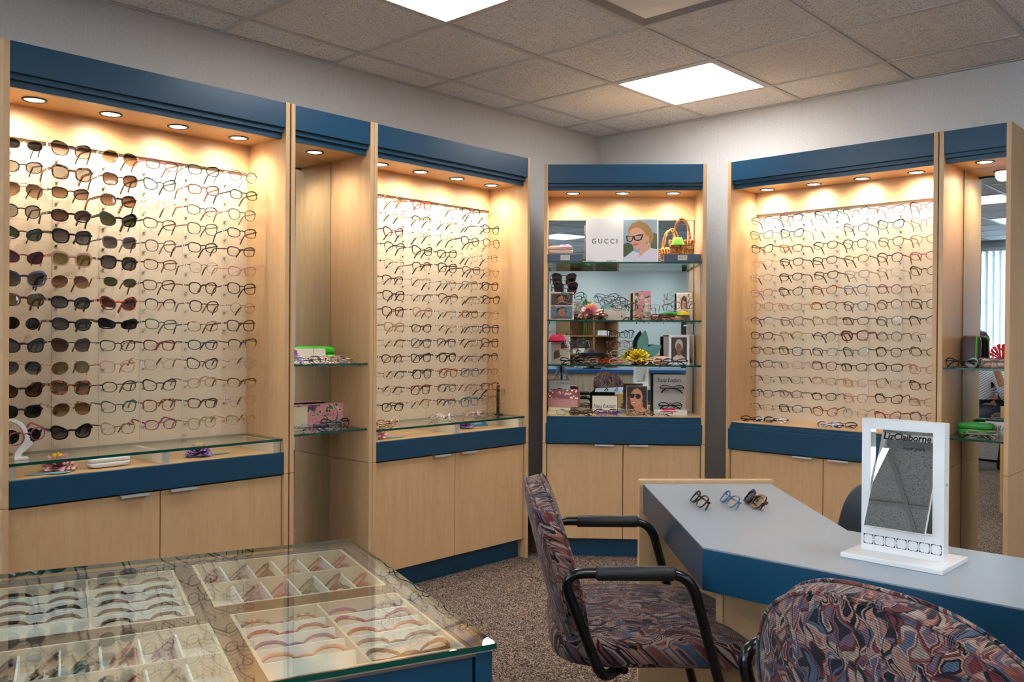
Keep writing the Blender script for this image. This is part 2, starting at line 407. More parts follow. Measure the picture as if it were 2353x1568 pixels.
for nm, a in (('wall_panel', (-0.1, WX0, 0, CEIL+.1)), ('wall_panel', (WX1, RX+.1, 0, CEIL+.1)), ('wall_panel', (WX0, WX1, 0, WZ0)), ('wall_panel', (WX0, WX1, WZ1, CEIL+.1))):
    bx(nm, wb, a[0], a[1], RY-0.1, RY, a[2], a[3], 'paint_blue')
win = struct('window_1'); tag(win, 'window with white vertical blinds part reflected in mirror, widened for daylight', kind='structure')
bx('pane', win, WX0, WX1, RY-0.06, RY-0.05, WZ0, WZ1, 'pane')
for x in (WX0, (WX0+WX1)/2-0.02, WX1-0.04): bx('window_frame', win, x, x+0.04, RY-0.08, RY-0.03, WZ0, WZ1, 'white_plastic')
for z in (WZ0, WZ1-0.04): bx('window_frame', win, WX0+.04, WX1-.04, RY-0.08, RY-0.03, z, z+0.04, 'white_plastic')
bl = MB().box(-0.043, 0.043, -0.001, 0.001, 0, WZ1-WZ0, 'blind').mesh('blind_slat')
for k in range(49): inst(bl, 'blind_slat', win, (WX0+0.05+k*0.084, RY+0.03, WZ0), (0, 0, R(35)))
bx('blind_rail', win, WX0, WX1, RY+0.005, RY+0.055, WZ1-0.01, WZ1+0.04, 'white_plastic')
def skirt(name, x0, x1, y0, y1): tag(bx(name, None, x0, x1, y0, y1, 0, 0.1, 'vinyl_base'), 'dark vinyl skirting along the wall foot', kind='structure')
skirt('baseboard_left', 0, 0.006, RY, 0); skirt('baseboard_right', 0.006, RX, -0.006, 0); skirt('baseboard_far_side', RX-0.006, RX, RY, -0.006); skirt('baseboard_back', 0.006, RX-.006, RY, RY+0.006)

# ceiling: suspended grid with lay-in tiles, each tile an object
ceil = struct('ceiling'); tag(ceil, 'suspended ceiling of fissured mineral tiles in a metal grid', kind='structure')
T = 0.6096; GX0, GY0 = 0.248-T, -0.385+T
LIT = {(1, 0), (1, 3), (1, 7), (1, 10), (5, 3), (5, 6), (5, 12), (9, 0), (9, 3), (7, 9), (11, 6), (9, 12), (12, 12), (12, 9), (15, 12), (15, 9), (13, 2), (16, 6), (7, 1)}  # unseen back-room panels added to brighten the wall reflected in the corner mirror
UNLIT = {(2, 2)}
bx('plenum_slab', ceil, -0.1, RX+.1, RY-.1, .1, CEIL+0.1, CEIL+0.15, 'grid_metal')
tile_cache = {}
def tile_mesh(wx, wy):
    k = (round(wx, 3), round(wy, 3))
    if k not in tile_cache:
        tile_cache[k] = MB().box(0.008, wx-0.008, -wy+0.008, -0.008, 0.0, 0.015, 'ceiling_tile').mesh('ceiling_tile')
    return tile_cache[k]
def cell(i, k):     # i: 0 is the cut row by the left wall; k: 0 is the first full row from the right wall, -1 the cut one
    x0 = max(0.0, 0.248+(i-0)*T) if i >= 0 else 0.0; x1 = min(RX, 0.248+(i+1)*T)
    y1 = min(0.0, -0.385-k*T); y0 = max(RY, -0.385-(k+1)*T)
    return x0, x1, y0, y1
for i in range(-1, 19):
    for k in range(-1, 15):
        x0, x1, y0, y1 = cell(i, k)
        if x1-x0 < 0.05 or y1-y0 < 0.05: continue
        if (i, k) in LIT or (i, k) in UNLIT: continue
        inst(tile_mesh(x1-x0, y1-y0), 'ceiling_tile', ceil, (x0, y1, CEIL+0.006))
for i in range(0, 19):
    x = 0.248+i*T
    if x < RX: bx('grid_bar', ceil, x-0.012, x+0.012, RY, 0, CEIL, CEIL+0.006, 'grid_metal')
for k in range(0, 15):
    y = -0.385-k*T
    if y > RY: bx('grid_bar', ceil, 0, RX, y-0.012, y+0.012, CEIL+0.001, CEIL+0.0065, 'grid_metal')
bx('grid_bar', ceil, 0.0, 0.022, RY, 0, CEIL-0.001, CEIL+0.004, 'grid_metal'); bx('grid_bar', ceil, 0.022, RX, -0.022, 0, CEIL-0.001, CEIL+0.004, 'grid_metal')
tro_me = {}
def troffer(i, k, label, lit=True):
    x0, x1, y0, y1 = cell(i, k); cx, cyy = (x0+x1)/2, (y0+y1)/2; h = (x1-x0)/2-0.012
    t = thing('ceiling_light', label, 'light', (cx, cyy, CEIL), 0, 'square ceiling light panels')
    key = lit
    if key not in tro_me:
        fb = MB(); a = h; bq = h-0.016 if lit else h-0.045; zi = 0.004 if lit else 0.012
        for s0 in range(4):
            c, s = math.cos(s0*math.pi/2), math.sin(s0*math.pi/2)
            ro = lambda x, y: (c*x-s*y, s*x+c*y)
            q = [ro(-a, -a)+(0.0,), ro(a, -a)+(0.0,), ro(a-.012, -a+.012)+(-.002,), ro(-a+.012, -a+.012)+(-.002,), ro(bq, -bq)+(zi,), ro(-bq, -bq)+(zi,)]
            fb.add(q, [(0, 3, 2, 1), (3, 5, 4, 2)], 'grid_metal' if lit else 'frame_shade_grey')
            q2 = [ro(-a, -a)+(0.0,), ro(a, -a)+(0.0,), ro(a, -a)+(0.08,), ro(-a, -a)+(0.08,)]; fb.add(q2, [(0, 1, 2, 3)], 'grid_metal')
        fb.add([(-a, -a, .08), (a, -a, .08), (a, a, .08), (-a, a, .08)], [(0, 1, 2, 3)], 'grid_metal')
        db = MB().box(-bq, bq, -bq, bq, zi, zi+0.004, 'troffer_glow' if lit else 'unlit_lens')
        tro_me[key] = (fb.mesh('frame'), db.mesh('diffuser'))
    inst(tro_me[key][0], 'frame', t); inst(tro_me[key][1], 'diffuser', t)
    return t
for (i, k) in sorted(LIT):
    if (i, k) == (1, 0): lb = 'lit square ceiling panel nearest the room corner'
    elif (i, k) == (1, 3): lb = 'lit square ceiling panel cut by the top edge of the photo'
    elif (i, k) == (1, 7): lb = 'lit square ceiling panel, nearer of two in the right mirror'
    elif (i, k) == (1, 10): lb = 'lit square ceiling panel, farther of two in the right mirror'
    elif (i, k) == (7, 9): lb = 'lit square ceiling panel reflected behind the poster in the corner mirror'
    else: lb = 'unseen lit square ceiling panel overhead, filling out the room light'
    troffer(i, k, lb)
troffer(2, 2, 'unlit square ceiling panel with frame greyed for its shadow gap at top edge', False)
# ---------------------------------------------------------------- wall display cabinets (local x: width, y: into the wall, z: up)
def spot(name, parent, loc, watts=None):
    ld = bpy.data.lights.new(name, 'SPOT'); ld.energy = SPOT_W if watts is None else watts; ld.color = (1.0, 0.87, 0.70)
    ld.spot_size = R(166); ld.spot_blend = 1.0; ld.shadow_soft_size = 0.035
    o = bpy.data.objects.new(name, ld); COL.objects.link(o); o.parent = parent; o.location = loc; o.rotation_euler = (R(7), 0, 0)     # aimed a little at the board
    return o
ring_me = MB().lathe([(0.042, 0.0), (0.042, -0.004), (0.034, -0.004), (0.031, 0.004), (0.031, 0.012)], 'dark_metal', 24).mesh('trim_ring')
bulb_me = MB().lathe([(0.0001, -0.0035), (0.030, -0.0025), (0.0335, -0.001), (0.0001, -0.0005)], 'lens_glow', 24).mesh('lamp_lens')
clip_me = MB().box(-.004, .004, -.005, 0, -.005, .003, 'chrome').box(-.009, .009, -.003, 0, -.012, .010, 'acrylic').tube([(0, -.004, .0), (0, -.06, .012), (0, -.118, .016)], .0035, 'acrylic', 6).tube([(-.008, -.118, .020), (0, -.118, .012), (.008, -.118, .020)], .003, 'acrylic', 6).mesh('frame_peg')
def downlight(parent, x, y, z, watts=None):
    dl = bpy.data.objects.new('downlight', None); COL.objects.link(dl); dl.parent = parent; dl.location = (x, y, z)
    inst(ring_me, 'trim_ring', dl); inst(bulb_me, 'lamp_lens', dl)
    spot('downlight_lamp', parent, (x, y, z-0.016), watts)
BACK = 0.305
def cabinet(label, loc, rotz, W, H, lights, style, zb, group='maple and blue wall display cabinets', lx=None):
    """style: 'board' frame wall with base, 'mirror' full-height mirror niche, 'shelf' mirror with base"""
    t = thing('display_cabinet', label, 'cabinet', loc, rotz, group)
    p = 0.02; D = 0.45
    seam = zb['band0']
    for x0 in (0, W-p):
        bx('side_panel', t, x0, x0+p, 0, D, 0.0, seam-0.001, 'maple', 0.0012)
        bx('side_panel', t, x0, x0+p, 0, D, seam+0.001, H, 'maple', 0.0012)
    h0, h1, h2 = zb['head']   # face bottom, step bottom, soffit
    hd = bpy.data.objects.new('header', None); COL.objects.link(hd); hd.parent = t
    bx('fascia', hd, p, W-p, 0.003, 0.03, h0, H-0.003, 'blue', 0.001)
    mid = (h0+h1)/2
    bx('fascia_step', hd, p, W-p, 0.017, 0.04, mid+0.002, h0, 'blue', 0.001)
    bx('fascia_step', hd, p, W-p, 0.031, 0.05, h1, mid+0.002, 'blue', 0.001)
    bx('header_top', hd, p, W-p, 0.03, D, H-0.03, H-0.012, 'maple_across')
    bx('soffit', t, p, W-p, 0.045, BACK+0.01, h2, h2+0.016, 'maple_across')
    for i, x in enumerate(lx): downlight(t, x, lights, h2)
    if style != 'mirror':
        bx('valance', t, p, W-p, BACK-0.012, BACK+0.012, zb['strip'], h2, 'maple_across')
    zf = 0.0 if style == 'mirror' else zb['ledge']
    if style == 'board':
        bx('back_board', t, p, W-p, BACK+0.004, BACK+0.02, zf, h2, 'cream_board')
    else:
        top = h2 if style == 'mirror' else zb['strip']+0.004
        bx('mirror', t, p+0.004, W-p-0.004, BACK, BACK+0.005, zf+0.002, top, 'mirror')
        bx('mirror_backing', t, p, W-p, BACK+0.006, BACK+0.02, zf, h2, 'panel_brown')
    bx('cabinet_back', t, p, W-p, D-0.012, D, 0, H-0.03, 'panel_brown')
    if style != 'mirror':
        b0, b1 = zb['band0'], zb['band1']
        lg = zb['ledge']
        if 'steps' in zb:
            s1 = b1+(lg-b1)*0.5
            bx('band', t, p-0.004, W-p+0.004, -0.004, 0.03, b0, b1, 'blue', 0.001)
            bx('band_step', t, p, W-p, 0.010, 0.04, b1, s1, 'blue', 0.001)
            bx('band_step', t, p, W-p, 0.022, 0.05, s1, lg-0.0045, 'blue', 0.001)
            bx('ledge', t, p, W-p, 0.0215, BACK+0.004, lg-0.004, lg, 'maple_across')
        else:
            bx('band', t, p, W-p, 0.004, 0.024, b0, b1, 'blue', 0.001)
            bx('ledge', t, p, W-p, 0.0242, BACK+0.004, lg-0.016, lg, 'maple_across')
        # doors
        mx = W*0.5
        for x0, x1, hx in ((p+0.003, mx-0.002, mx-0.05), (mx+0.002, W-p-0.003, mx+0.10-0.05)):
            d = bx('door', t, x0, x1, 0.018, 0.036, 0.105, b0-0.008, 'maple', 0.001)
            hx0 = x1-0.155 if x0 < mx-0.1 else x0+0.03
            hb = MB().box(hx0, hx0+0.105, -0.004, 0.030, b0-0.0075, b0-0.0055, 'aluminium').box(hx0, hx0+0.105, -0.006, -0.004, b0-0.0145, b0-0.0055, 'aluminium')
            hb.obj('handle', d)
        bx('carcass', t, p, W-p, 0.038, D-0.013, 0.10, b0, 'panel_brown')
        bx('toe_kick', t, p, W-p, 0.058, 0.075, 0.0, 0.10, 'blue')
    return t
def glass_shelf(parent, x0, x1, y0, y1, z, th=0.008, name='glass_shelf'):
    mb = MB(); mb.box(x0, x1, y0, y1, z, z+th, 'glass')
    k = mb._m('glass_edge')
    for i in (2, 3, 4, 5): mb.mi[i] = k
    return mb.obj(name, parent)
ZA = dict(head=(2.105, 2.060, 2.066), strip=1.945, ledge=0.727, band0=0.636, band1=0.727)
ZE = dict(head=(2.092, 2.050, 2.060), strip=1.935, ledge=0.762, band0=0.614, band1=0.726, steps=1)
HA = 2.212
YA = -3.845
WA, WB, WC, WE, WF, WD = 1.101, 0.442, 1.083, 1.096, 0.302, 0.891
LA = 0.172
cabA = cabinet('tall maple display cabinet with sunglasses at the left edge', (0.46, YA, 0), R(90), WA, HA, LA, 'board', ZA, lx=[0.153, 0.423, 0.691, 0.959])
cabB = cabinet('narrow mirrored maple niche with two glass shelves left of centre', (0.46, -2.737, 0), R(90), WB, HA, LA, 'mirror', ZA, lx=[0.235])
cabC = cabinet('maple display cabinet of clear eyeglasses left of the room corner', (0.46, -2.293, 0), R(90), WC, HA, LA, 'board', ZA, lx=[0.172, 0.432, 0.686, 0.952])
DANG = R(39.7)
DL = Vector((0.5127, -1.1523, 0))
ZD = dict(head=(2.076, 2.040, 2.044), strip=1.908, ledge=0.787, band0=0.636, band1=0.746, steps=1)
HD = 2.182
cabD = cabinet('diagonal corner display cabinet with mirror back and glass shelves', DL, DANG, WD, HD, 0.15, 'shelf', ZD, lx=[0.16, 0.442, 0.727])
cabE = cabinet('maple display cabinet of clear eyeglasses on the right wall', (1.256, -0.46, 0), 0, WE, HA-0.012, 0.21, 'board', ZE, lx=[0.13, 0.40, 0.66, 0.93])
cabF = cabinet('narrow mirrored maple niche at the right edge', (2.357, -0.46, 0), 0, WF, HA-0.012, 0.15, 'mirror', ZE, lx=[0.156])
# glass display decks over the ledges of A and C
for c, W in ((cabA, WA), (cabC, WC)):
    glass_shelf(c, 0.022, W-0.022, 0.012, BACK, 0.775, 0.010, 'glass_deck')
    for x in (0.022, W*0.51, W-0.052):
        sp = bx('deck_support', c, x+0.004, x+0.026, 0.035, BACK-0.01, 0.727, 0.775, 'cream_card')
        bx('support_cap', sp, x+0.001, x+0.029, 0.027, 0.035, 0.727, 0.775, 'tag_metal')
for c, W, zs in ((cabB, WB, (1.090, 0.788)), (cabF, WF, (1.085, 0.758)), (cabD, WD, (1.633, 1.311, 1.063))):
    for z in zs:
        glass_shelf(c, 0.022, W-0.022, 0.012, BACK-0.004, z, 0.009)
        for x in (0.022, W-0.030):
            for y in (0.06, 0.24): bx('shelf_pin', c, x, x+0.008, y, y+0.008, z-0.007, z, 'chrome')
# pegs and clear rails of the frame boards
ROWS = 14
ROWZ = {'A': [1.895-i*0.0793 for i in range(14)], 'C': [1.893-i*0.0785 for i in range(14)], 'E': [1.877-i*0.0799 for i in range(14)]}
COLX = {'A': [YA*-1-3.735, 0.275, 0.449, 0.611, 0.791, 0.969], 'C': [0.07, 0.243, 0.428, 0.610, 0.776, 0.931], 'E': [0.132, 0.303, 0.492, 0.653, 0.824, 0.989]}
for key, c, W in (('A', cabA, WA), ('C', cabC, WC), ('E', cabE, WE)):
    for z in ROWZ[key]:
        MB().tube([(0.025, BACK-0.03, z-0.012), (W-0.025, BACK-0.03, z-0.012)], 0.003, 'acrylic', 6).obj('clear_rail', c)
        for x in COLX[key]: inst(clip_me, 'frame_peg', c, (x, BACK+0.004, z-0.018))
    for x in COLX[key]: bx('board_rail', c, x-0.012, x+0.012, BACK+0.0015, BACK+0.0045, 0.80, 1.93, 'cream_board')
# ---------------------------------------------------------------- eyewear (local x: across, -y: facing front, z: up)
SHAPES = {  # w, h, exponent, outer lift, bottom taper, word
    'rect': (.053, .034, 2.9, .0025, .12, 'rectangular'), 'square': (.053, .041, 3.0, .0025, .13, 'square'), 'round': (.047, .043, 2.0, 0, 0, 'round'),
    'oval': (.052, .034, 2.35, .002, .10, 'oval'), 'panto': (.050, .041, 2.5, .002, .18, 'rounded'), 'cat': (.053, .037, 2.8, .0085, .18, 'cat-eye'),
    'butterfly': (.057, .045, 2.7, .005, .14, 'butterfly'), 'aviator': (.057, .047, 2.25, 0, .0, 'aviator'), 'narrow': (.055, .026, 3.4, .005, .08, 'narrow'),
    'geo': (.050, .040, 2.9, 0, .12, 'geometric')}
GC = {}
NSEG = 30
def outline(shape, off=0.0):
    w, h, n, lift, taper, _ = SHAPES[shape]
    raw = []; NR = 240
    for k in range(NR):
        a = 2*math.pi*k/NR; c, s = math.cos(a), math.sin(a)
        x = w/2*math.copysign(abs(c)**(2/n), c); z = h/2*math.copysign(abs(s)**(2/n), s)
        if z > -h*.2: z += lift*(x/(w/2))*(.35+.65*max(0, z/(h/2)))
        x *= 1-taper*(0.5-z/h)
        if shape == 'aviator':
            x += 0.006*(-z/h); x *= 1-0.16*max(0, -z/h*2)*(1 if x < 0 else .5)
        raw.append((x, z))
    ds = [math.hypot(raw[(k+1) % NR][0]-raw[k][0], raw[(k+1) % NR][1]-raw[k][1]) for k in range(NR)]; tot = sum(ds)
    out = []; acc = 0; k = 0
    for i in range(NSEG):
        tgt = tot*i/NSEG
        while acc+ds[k] < tgt: acc += ds[k]; k += 1
        f = (tgt-acc)/ds[k]; p, q = raw[k], raw[(k+1) % NR]; out.append((p[0]+(q[0]-p[0])*f, p[1]+(q[1]-p[1])*f))
    if off:
        o2 = []
        for k in range(NSEG):
            (x0, z0), (x1, z1) = out[k-1], out[(k+1) % NSEG]
            tx, tz = x1-x0, z1-z0; l = math.hypot(tx, tz) or 1
            th = off*(1+0.75*max(0, out[k][1]/(h/2))**2+.35*max(0, out[k][0]/(w/2))*max(0, out[k][1]/(h/2))) if off > .002 else off
            o2.append((out[k][0]+tz/l*th, out[k][1]-tx/l*th))
        out = o2
    return out
wrap = lambda x: 1.0*x*x
RIMS = {'pl': (.0024, .0038), 'thick': (.0044, .0048), 'metal': (.0010, .0014), 'half': (.0026, .0030)}
def eyemesh(shape, rim):
    key = (shape, rim)
    if key in GC: return GC[key]
    w, h, n, lift, taper, _ = SHAPES[shape]; t, d = RIMS[rim]
    cx = 0.0085+(t if rim != 'metal' else .0015)+w/2
    inn = outline(shape); outr = outline(shape, t)
    fb = MB(); slot = 'fr_black'
    for sg in (1, -1):
        vs = []
        for (xi, zi), (xo, zo) in zip(inn, outr):
            if rim == 'half' and zi < -0.002: xo, zo = xi+(xo-xi)*.18, zi+(zo-zi)*.18
            X = sg*(cx+xi); Xo = sg*(cx+xo)
            vs += [(X, wrap(X), zi), (Xo, wrap(Xo), zo), (X, wrap(X)+d, zi), (Xo, wrap(Xo)+d, zo)]
        fs = []
        for k in range(NSEG):
            a, b2 = 4*k, 4*((k+1) % NSEG)
            q = [(a, b2, b2+1, a+1), (a+2, a+3, b2+3, b2+2), (a+1, b2+1, b2+3, a+3), (a, a+2, b2+2, b2)]
            fs += [f if sg > 0 else f[::-1] for f in q]
        fb.add(vs, fs, slot, False)
        xe = max(p[0] for p in outr); ze = h*0.26+lift*0.6
        x0, x1 = sorted((sg*(cx+xe-0.003), sg*(cx+xe+0.0035))); yy = wrap(cx+xe); e = max(t, .0018)
        fb.box(x0, x1, yy, yy+0.010, ze-e*.75, ze+e*.75, slot)
    bw = cx-w/2+0.001; zb = h*0.25; bt = max(t*0.9, .0010)
    fb.tube([(-bw-.001, d/2, zb-.0005), (-bw*.5, d/2-.0008, zb+.0008), (0, d/2-.001, zb+.0014), (bw*.5, d/2-.0008, zb+.0008), (bw+.001, d/2, zb-.0005)], bt, slot, 6)
    if rim == 'metal' and shape == 'aviator': fb.tube([(-bw-.012, d/2, zb+.011), (0, d/2-.001, zb+.011), (bw+.012, d/2, zb+.011)], .001, slot, 6)
    for sg in (1, -1): fb.tube([(sg*.0075, .004, -.002), (sg*.0088, .0085, -.007), (sg*.0095, .0085, -.012)], [.001, .0018, .0014], 'acrylic', 5)
    xh = cx+max(p[0] for p in outr)+0.0015; zh = h*0.26+lift*0.6; yh = wrap(xh)+0.008
    lens = []
    for sg in (1, -1):
        lb = MB(); vs = [(sg*(cx+x), wrap(cx+x)+d*.45, z) for x, z in inn]; fs = [tuple(range(NSEG))]
        lb.add(vs, fs if sg < 0 else [fs[0][::-1]], 'lens_clear'); lens.append(lb.mesh('lens'))
    th, tw = {'pl': (.0028, .0014), 'thick': (.0050, .0020), 'metal': (.0009, .0009), 'half': (.0022, .0012)}[rim]
    def arm(path, flat):   # flat: unit vector of the temple's thin direction
        mb = MB(); n = len(path); hs = [th, th*.9, th*.8, max(th*.9, .0026), max(th, .0034), max(th*.9, .0026)]; vs = []
        path = [Vector(p) for p in path]; fl = Vector(flat)
        for i, p in enumerate(path):
            tg = (path[min(i+1, n-1)]-path[max(i-1, 0)]).normalized(); up_ = tg.cross(fl).normalized()
            ww = tw if i < 3 else max(tw, .0013)
            for a, b2 in ((1, 1), (-1, 1), (-1, -1), (1, -1)): vs.append(p+fl*ww*a+up_*hs[i]*b2)
        for i in range(n-1):
            mb.add(vs[4*i:4*i+8], [(0, 1, 5, 4), (1, 2, 6, 5), (2, 3, 7, 6), (3, 0, 4, 7)], 'fr_black' if i < 3 else 'fr_brown')
        mb.add(vs[-4:], [(0, 1, 2, 3)], 'fr_brown'); mb.add(vs[:4], [(3, 2, 1, 0)], 'fr_black')
        return mb.mesh('temple')
    op = []; fo = []
    for sg in (1, -1):
        X = sg*xh
        op.append(arm([(X, yh, zh), (X*1.0, yh+.05, zh), (X*.99, yh+.085, zh), (X*.98, yh+.100, zh-.003), (X*.965, yh+.115, zh-.014), (X*.94, yh+.134, zh-.034)], (1, 0, 0)))
        yo = yh+.002 if sg > 0 else yh+.007
        fo.append(arm([(X, yo, zh), (X-sg*.05, yo+.003, zh), (X-sg*.085, yo+.004, zh), (X-sg*.100, yo+.004, zh-.003), (X-sg*.115, yo+.003, zh-.014), (X-sg*.128, yo+.002, zh-.032)], (0, 1, 0)))
    GC[key] = dict(front=fb.mesh('frame_front'), lens=lens, open=op, fold=fo, h=h/2+t, xh=xh, yh=yh, zh=zh)
    return GC[key]
tag_me = MB().box(-.0006, .0006, 0, .018, -.006, .006, 'paper_white').box(-.0009, -.0006, .003, .008, -.004, .004, 'ink').mesh('price_tag')
TIPS = {'gold': 'fr_dtort', 'rose': 'fr_nude', 'silver': 'fr_black', 'gun': 'fr_black', 'bronze': 'fr_brown'}
NEYE = {'n': 0}
def eyewear(shape, rim, col, lens, loc, rot, label, group, fold=False, parent_m=None, tagged=False, armcol=None, tip=None, scale=1.0):
    g = eyemesh(shape, rim); NEYE['n'] += 1
    sun = lens != 'clear'
    o = thing('sunglasses' if sun else 'eyeglasses', label, 'sunglasses' if sun else 'eyeglasses', (0, 0, 0), 0, group)
    mloc = Matrix.Translation(loc) @ Euler(rot).to_matrix().to_4x4() @ Matrix.Scale(scale, 4)
    o.matrix_world = (parent_m @ mloc) if parent_m is not None else mloc
    fm = FR[col][0]; am = FR[armcol][0] if armcol else fm
    inst(g['front'], 'frame_front', o, mats=[fm])
    for i in (0, 1): inst(g['lens'][i], 'lens', o, mats=['lens_'+lens])
    tips = FR[tip][0] if tip else (TIPS.get(col) or am)
    for i in (0, 1): inst(g['fold' if fold else 'open'][i], 'temple', o, mats=([am, tips] if g['fold'][i].materials[0].name == 'fr_black' else [tips, am]))
    if tagged and not fold: inst(tag_me, 'price_tag', o, (-g['xh']-.003, g['yh']+.012, g['zh']))
    return o
def look(shape, rim, col, lens):
    wd = FR[col][1]; sh = SHAPES[shape][5]
    return f"{wd} {sh} {'sunglasses' if lens != 'clear' else 'eyeglasses'}"

# frame boards: (shape, rim, colour, lens) per column
A_ROWS = [
 [('oval','metal','gold','dark'), ('butterfly','pl','black','pink'), ('aviator','metal','gold','brown'), ('oval','pl','orange','clear'), ('rect','pl','black','clear'), ('panto','pl','lilac','clear')],
 [('rect','pl','brown','smoke'), ('square','thick','tort','smoke'), ('square','pl','dtort','brown'), ('cat','pl','teal','clear'), ('rect','pl','rtort','clear'), ('oval','pl','black','clear')],
 [('aviator','metal','bronze','brown'), ('rect','pl','brown','brown'), ('oval','thick','tort','brown'), ('geo','metal','gold','clear'), ('oval','pl','multi','clear'), ('panto','pl','taupe','clear')],
 [('panto','pl','black','smoke'), ('oval','thick','dtort','dbrown'), ('cat','thick','black','green'), ('rect','pl','rtort','clear'), ('square','pl','taupe','clear'), ('rect','pl','dtort','clear')],
 [('cat','pl','black','green'), ('square','thick','black','grey'), ('square','pl','smoke','grey'), ('panto','pl','taupe','clear'), ('rect','pl','black','clear'), ('rect','pl','dtort','clear')],
 [('cat','pl','burg','purple'), ('square','thick','nude','olive'), ('geo','thick','dtort','grey'), ('rect','pl','tort','clear'), ('panto','metal','gun','clear'), ('rect','pl','pinkx','clear')],
 [('butterfly','thick','navy','grey'), ('aviator','metal','gold','brown'), ('oval','metal','gold','green'), ('rect','pl','brown','clear'), ('panto','pl','black','clear'), ('square','pl','black','clear')],
 [('rect','thick','dtort','olive'), ('oval','thick','black','grey'), ('cat','thick','rtort','dbrown'), ('panto','half','navy','clear'), ('panto','pl','dtort','clear'), ('round','metal','bronze','clear')],
 [('round','metal','gold','dark'), ('oval','thick','black','grey'), ('narrow','thick','black','dark'), ('rect','pl','green','clear'), ('rect','pl','ltort','clear'), ('square','pl','dtort','clear')],
 [('cat','thick','black','grey'), ('butterfly','half','brown','dbrown'), ('rect','pl','black','clear'), ('rect','pl','burg','clear'), ('oval','pl','navy','clear'), ('square','half','gun','clear')],
 [('aviator','metal','gold','bluelens'), ('aviator','metal','gold','olive'), ('square','pl','nude','clear'), ('cat','metal','gold','clear'), ('cat','pl','black','clear'), ('square','metal','silver','clear')],
 [('cat','thick','dtort','dbrown'), ('square','thick','tort','brown'), ('oval','pl','dtort','clear'), ('cat','pl','black','clear'), ('oval','pl','beige','clear'), ('rect','half','bronze','clear')],
 [('rect','thick','black','dark'), ('aviator','metal','gold','brown'), ('cat','pl','teal','clear'), ('square','pl','tort','clear'), ('rect','pl','dtort','clear'), ('panto','metal','rose','clear')],
 [('round','pl','black','dark'), ('cat','thick','black','grey'), ('cat','pl','ltort','clear'), ('oval','pl','pmulti','clear'), ('panto','pl','beige','clear'), ('rect','half','gold','clear')]]
def rnd_frames(seed, metal_bias):
    rg = random.Random(seed); rows = []
    for r in range(14):
        row = []
        for c in range(6):
            if rg.random() < metal_bias:
                row.append((rg.choice(['rect', 'oval', 'panto', 'round', 'geo', 'square']), rg.choice(['metal', 'metal', 'half']), rg.choice(['gold', 'gun', 'bronze', 'silver', 'rose', 'gun', 'bronze']), 'clear'))
            else:
                row.append((rg.choice(['rect', 'square', 'panto', 'cat', 'oval', 'rect']), 'pl', rg.choice(['black', 'black', 'dtort', 'dtort', 'brown', 'tort', 'taupe', 'crystal', 'smoke', 'burg', 'navy', 'ltort', 'nude', 'black', 'gray', 'beige']), 'clear'))
        rows.append(row)
    return rows
C_ROWS = rnd_frames(5, 0.8); E_ROWS = rnd_frames(11, 0.35)
def setc(rows, r, c, s): rows[r-1][c-1] = s
for r, c, s in [(1,3,('panto','pl','red','clear')), (1,4,('oval','pl','crystal','clear')), (1,2,('panto','pl','beige','clear')), (1,5,('square','half','brown','clear')), (1,6,('round','metal','silver','clear')),
    (2,2,('oval','metal','gun','clear')), (2,3,('oval','half','gun','clear')), (2,4,('panto','metal','bronze','clear')), (2,6,('cat','pl','navy','clear')), (3,6,('panto','pl','taupe','clear')), (3,5,('panto','pl','brown','clear')),
    (4,3,('cat','pl','black','clear')), (4,2,('panto','half','gun','clear')), (4,6,('panto','metal','gun','clear')), (5,4,('square','pl','black','clear')), (5,6,('panto','metal','bronze','clear')), (6,2,('rect','half','brown','clear')), (6,6,('panto','pl','brown','clear')),
    (7,2,('square','pl','black','clear')), (7,6,('cat','pl','dtort','clear')), (8,2,('square','pl','burg','clear')), (8,3,('panto','pl','nude','clear')), (9,3,('rect','pl','dtort','clear')), (9,6,('square','pl','navy','clear')), (9,2,('geo','pl','beige','clear')),
    (10,6,('square','pl','dtort','clear')), (10,3,('square','pl','smoke','clear')), (11,3,('cat','pl','brown','clear')), (11,4,('panto','pl','black','clear')), (11,5,('geo','metal','gun','clear')), (12,3,('square','pl','black','clear')), (12,4,('panto','pl','amber','clear')), (12,5,('square','pl','gray','clear')),
    (13,3,('square','pl','burg','clear')), (13,2,('panto','metal','gun','clear')), (13,4,('rect','pl','gray','clear')), (13,6,('rect','pl','rtort','clear')), (13,5,('round','metal','rose','clear')), (14,2,('rect','pl','black','clear')), (14,3,('geo','metal','gold','clear')), (14,5,('square','pl','blue','clear')), (14,4,('rect','half','bronze','clear'))]: setc(C_ROWS, r, c, s)
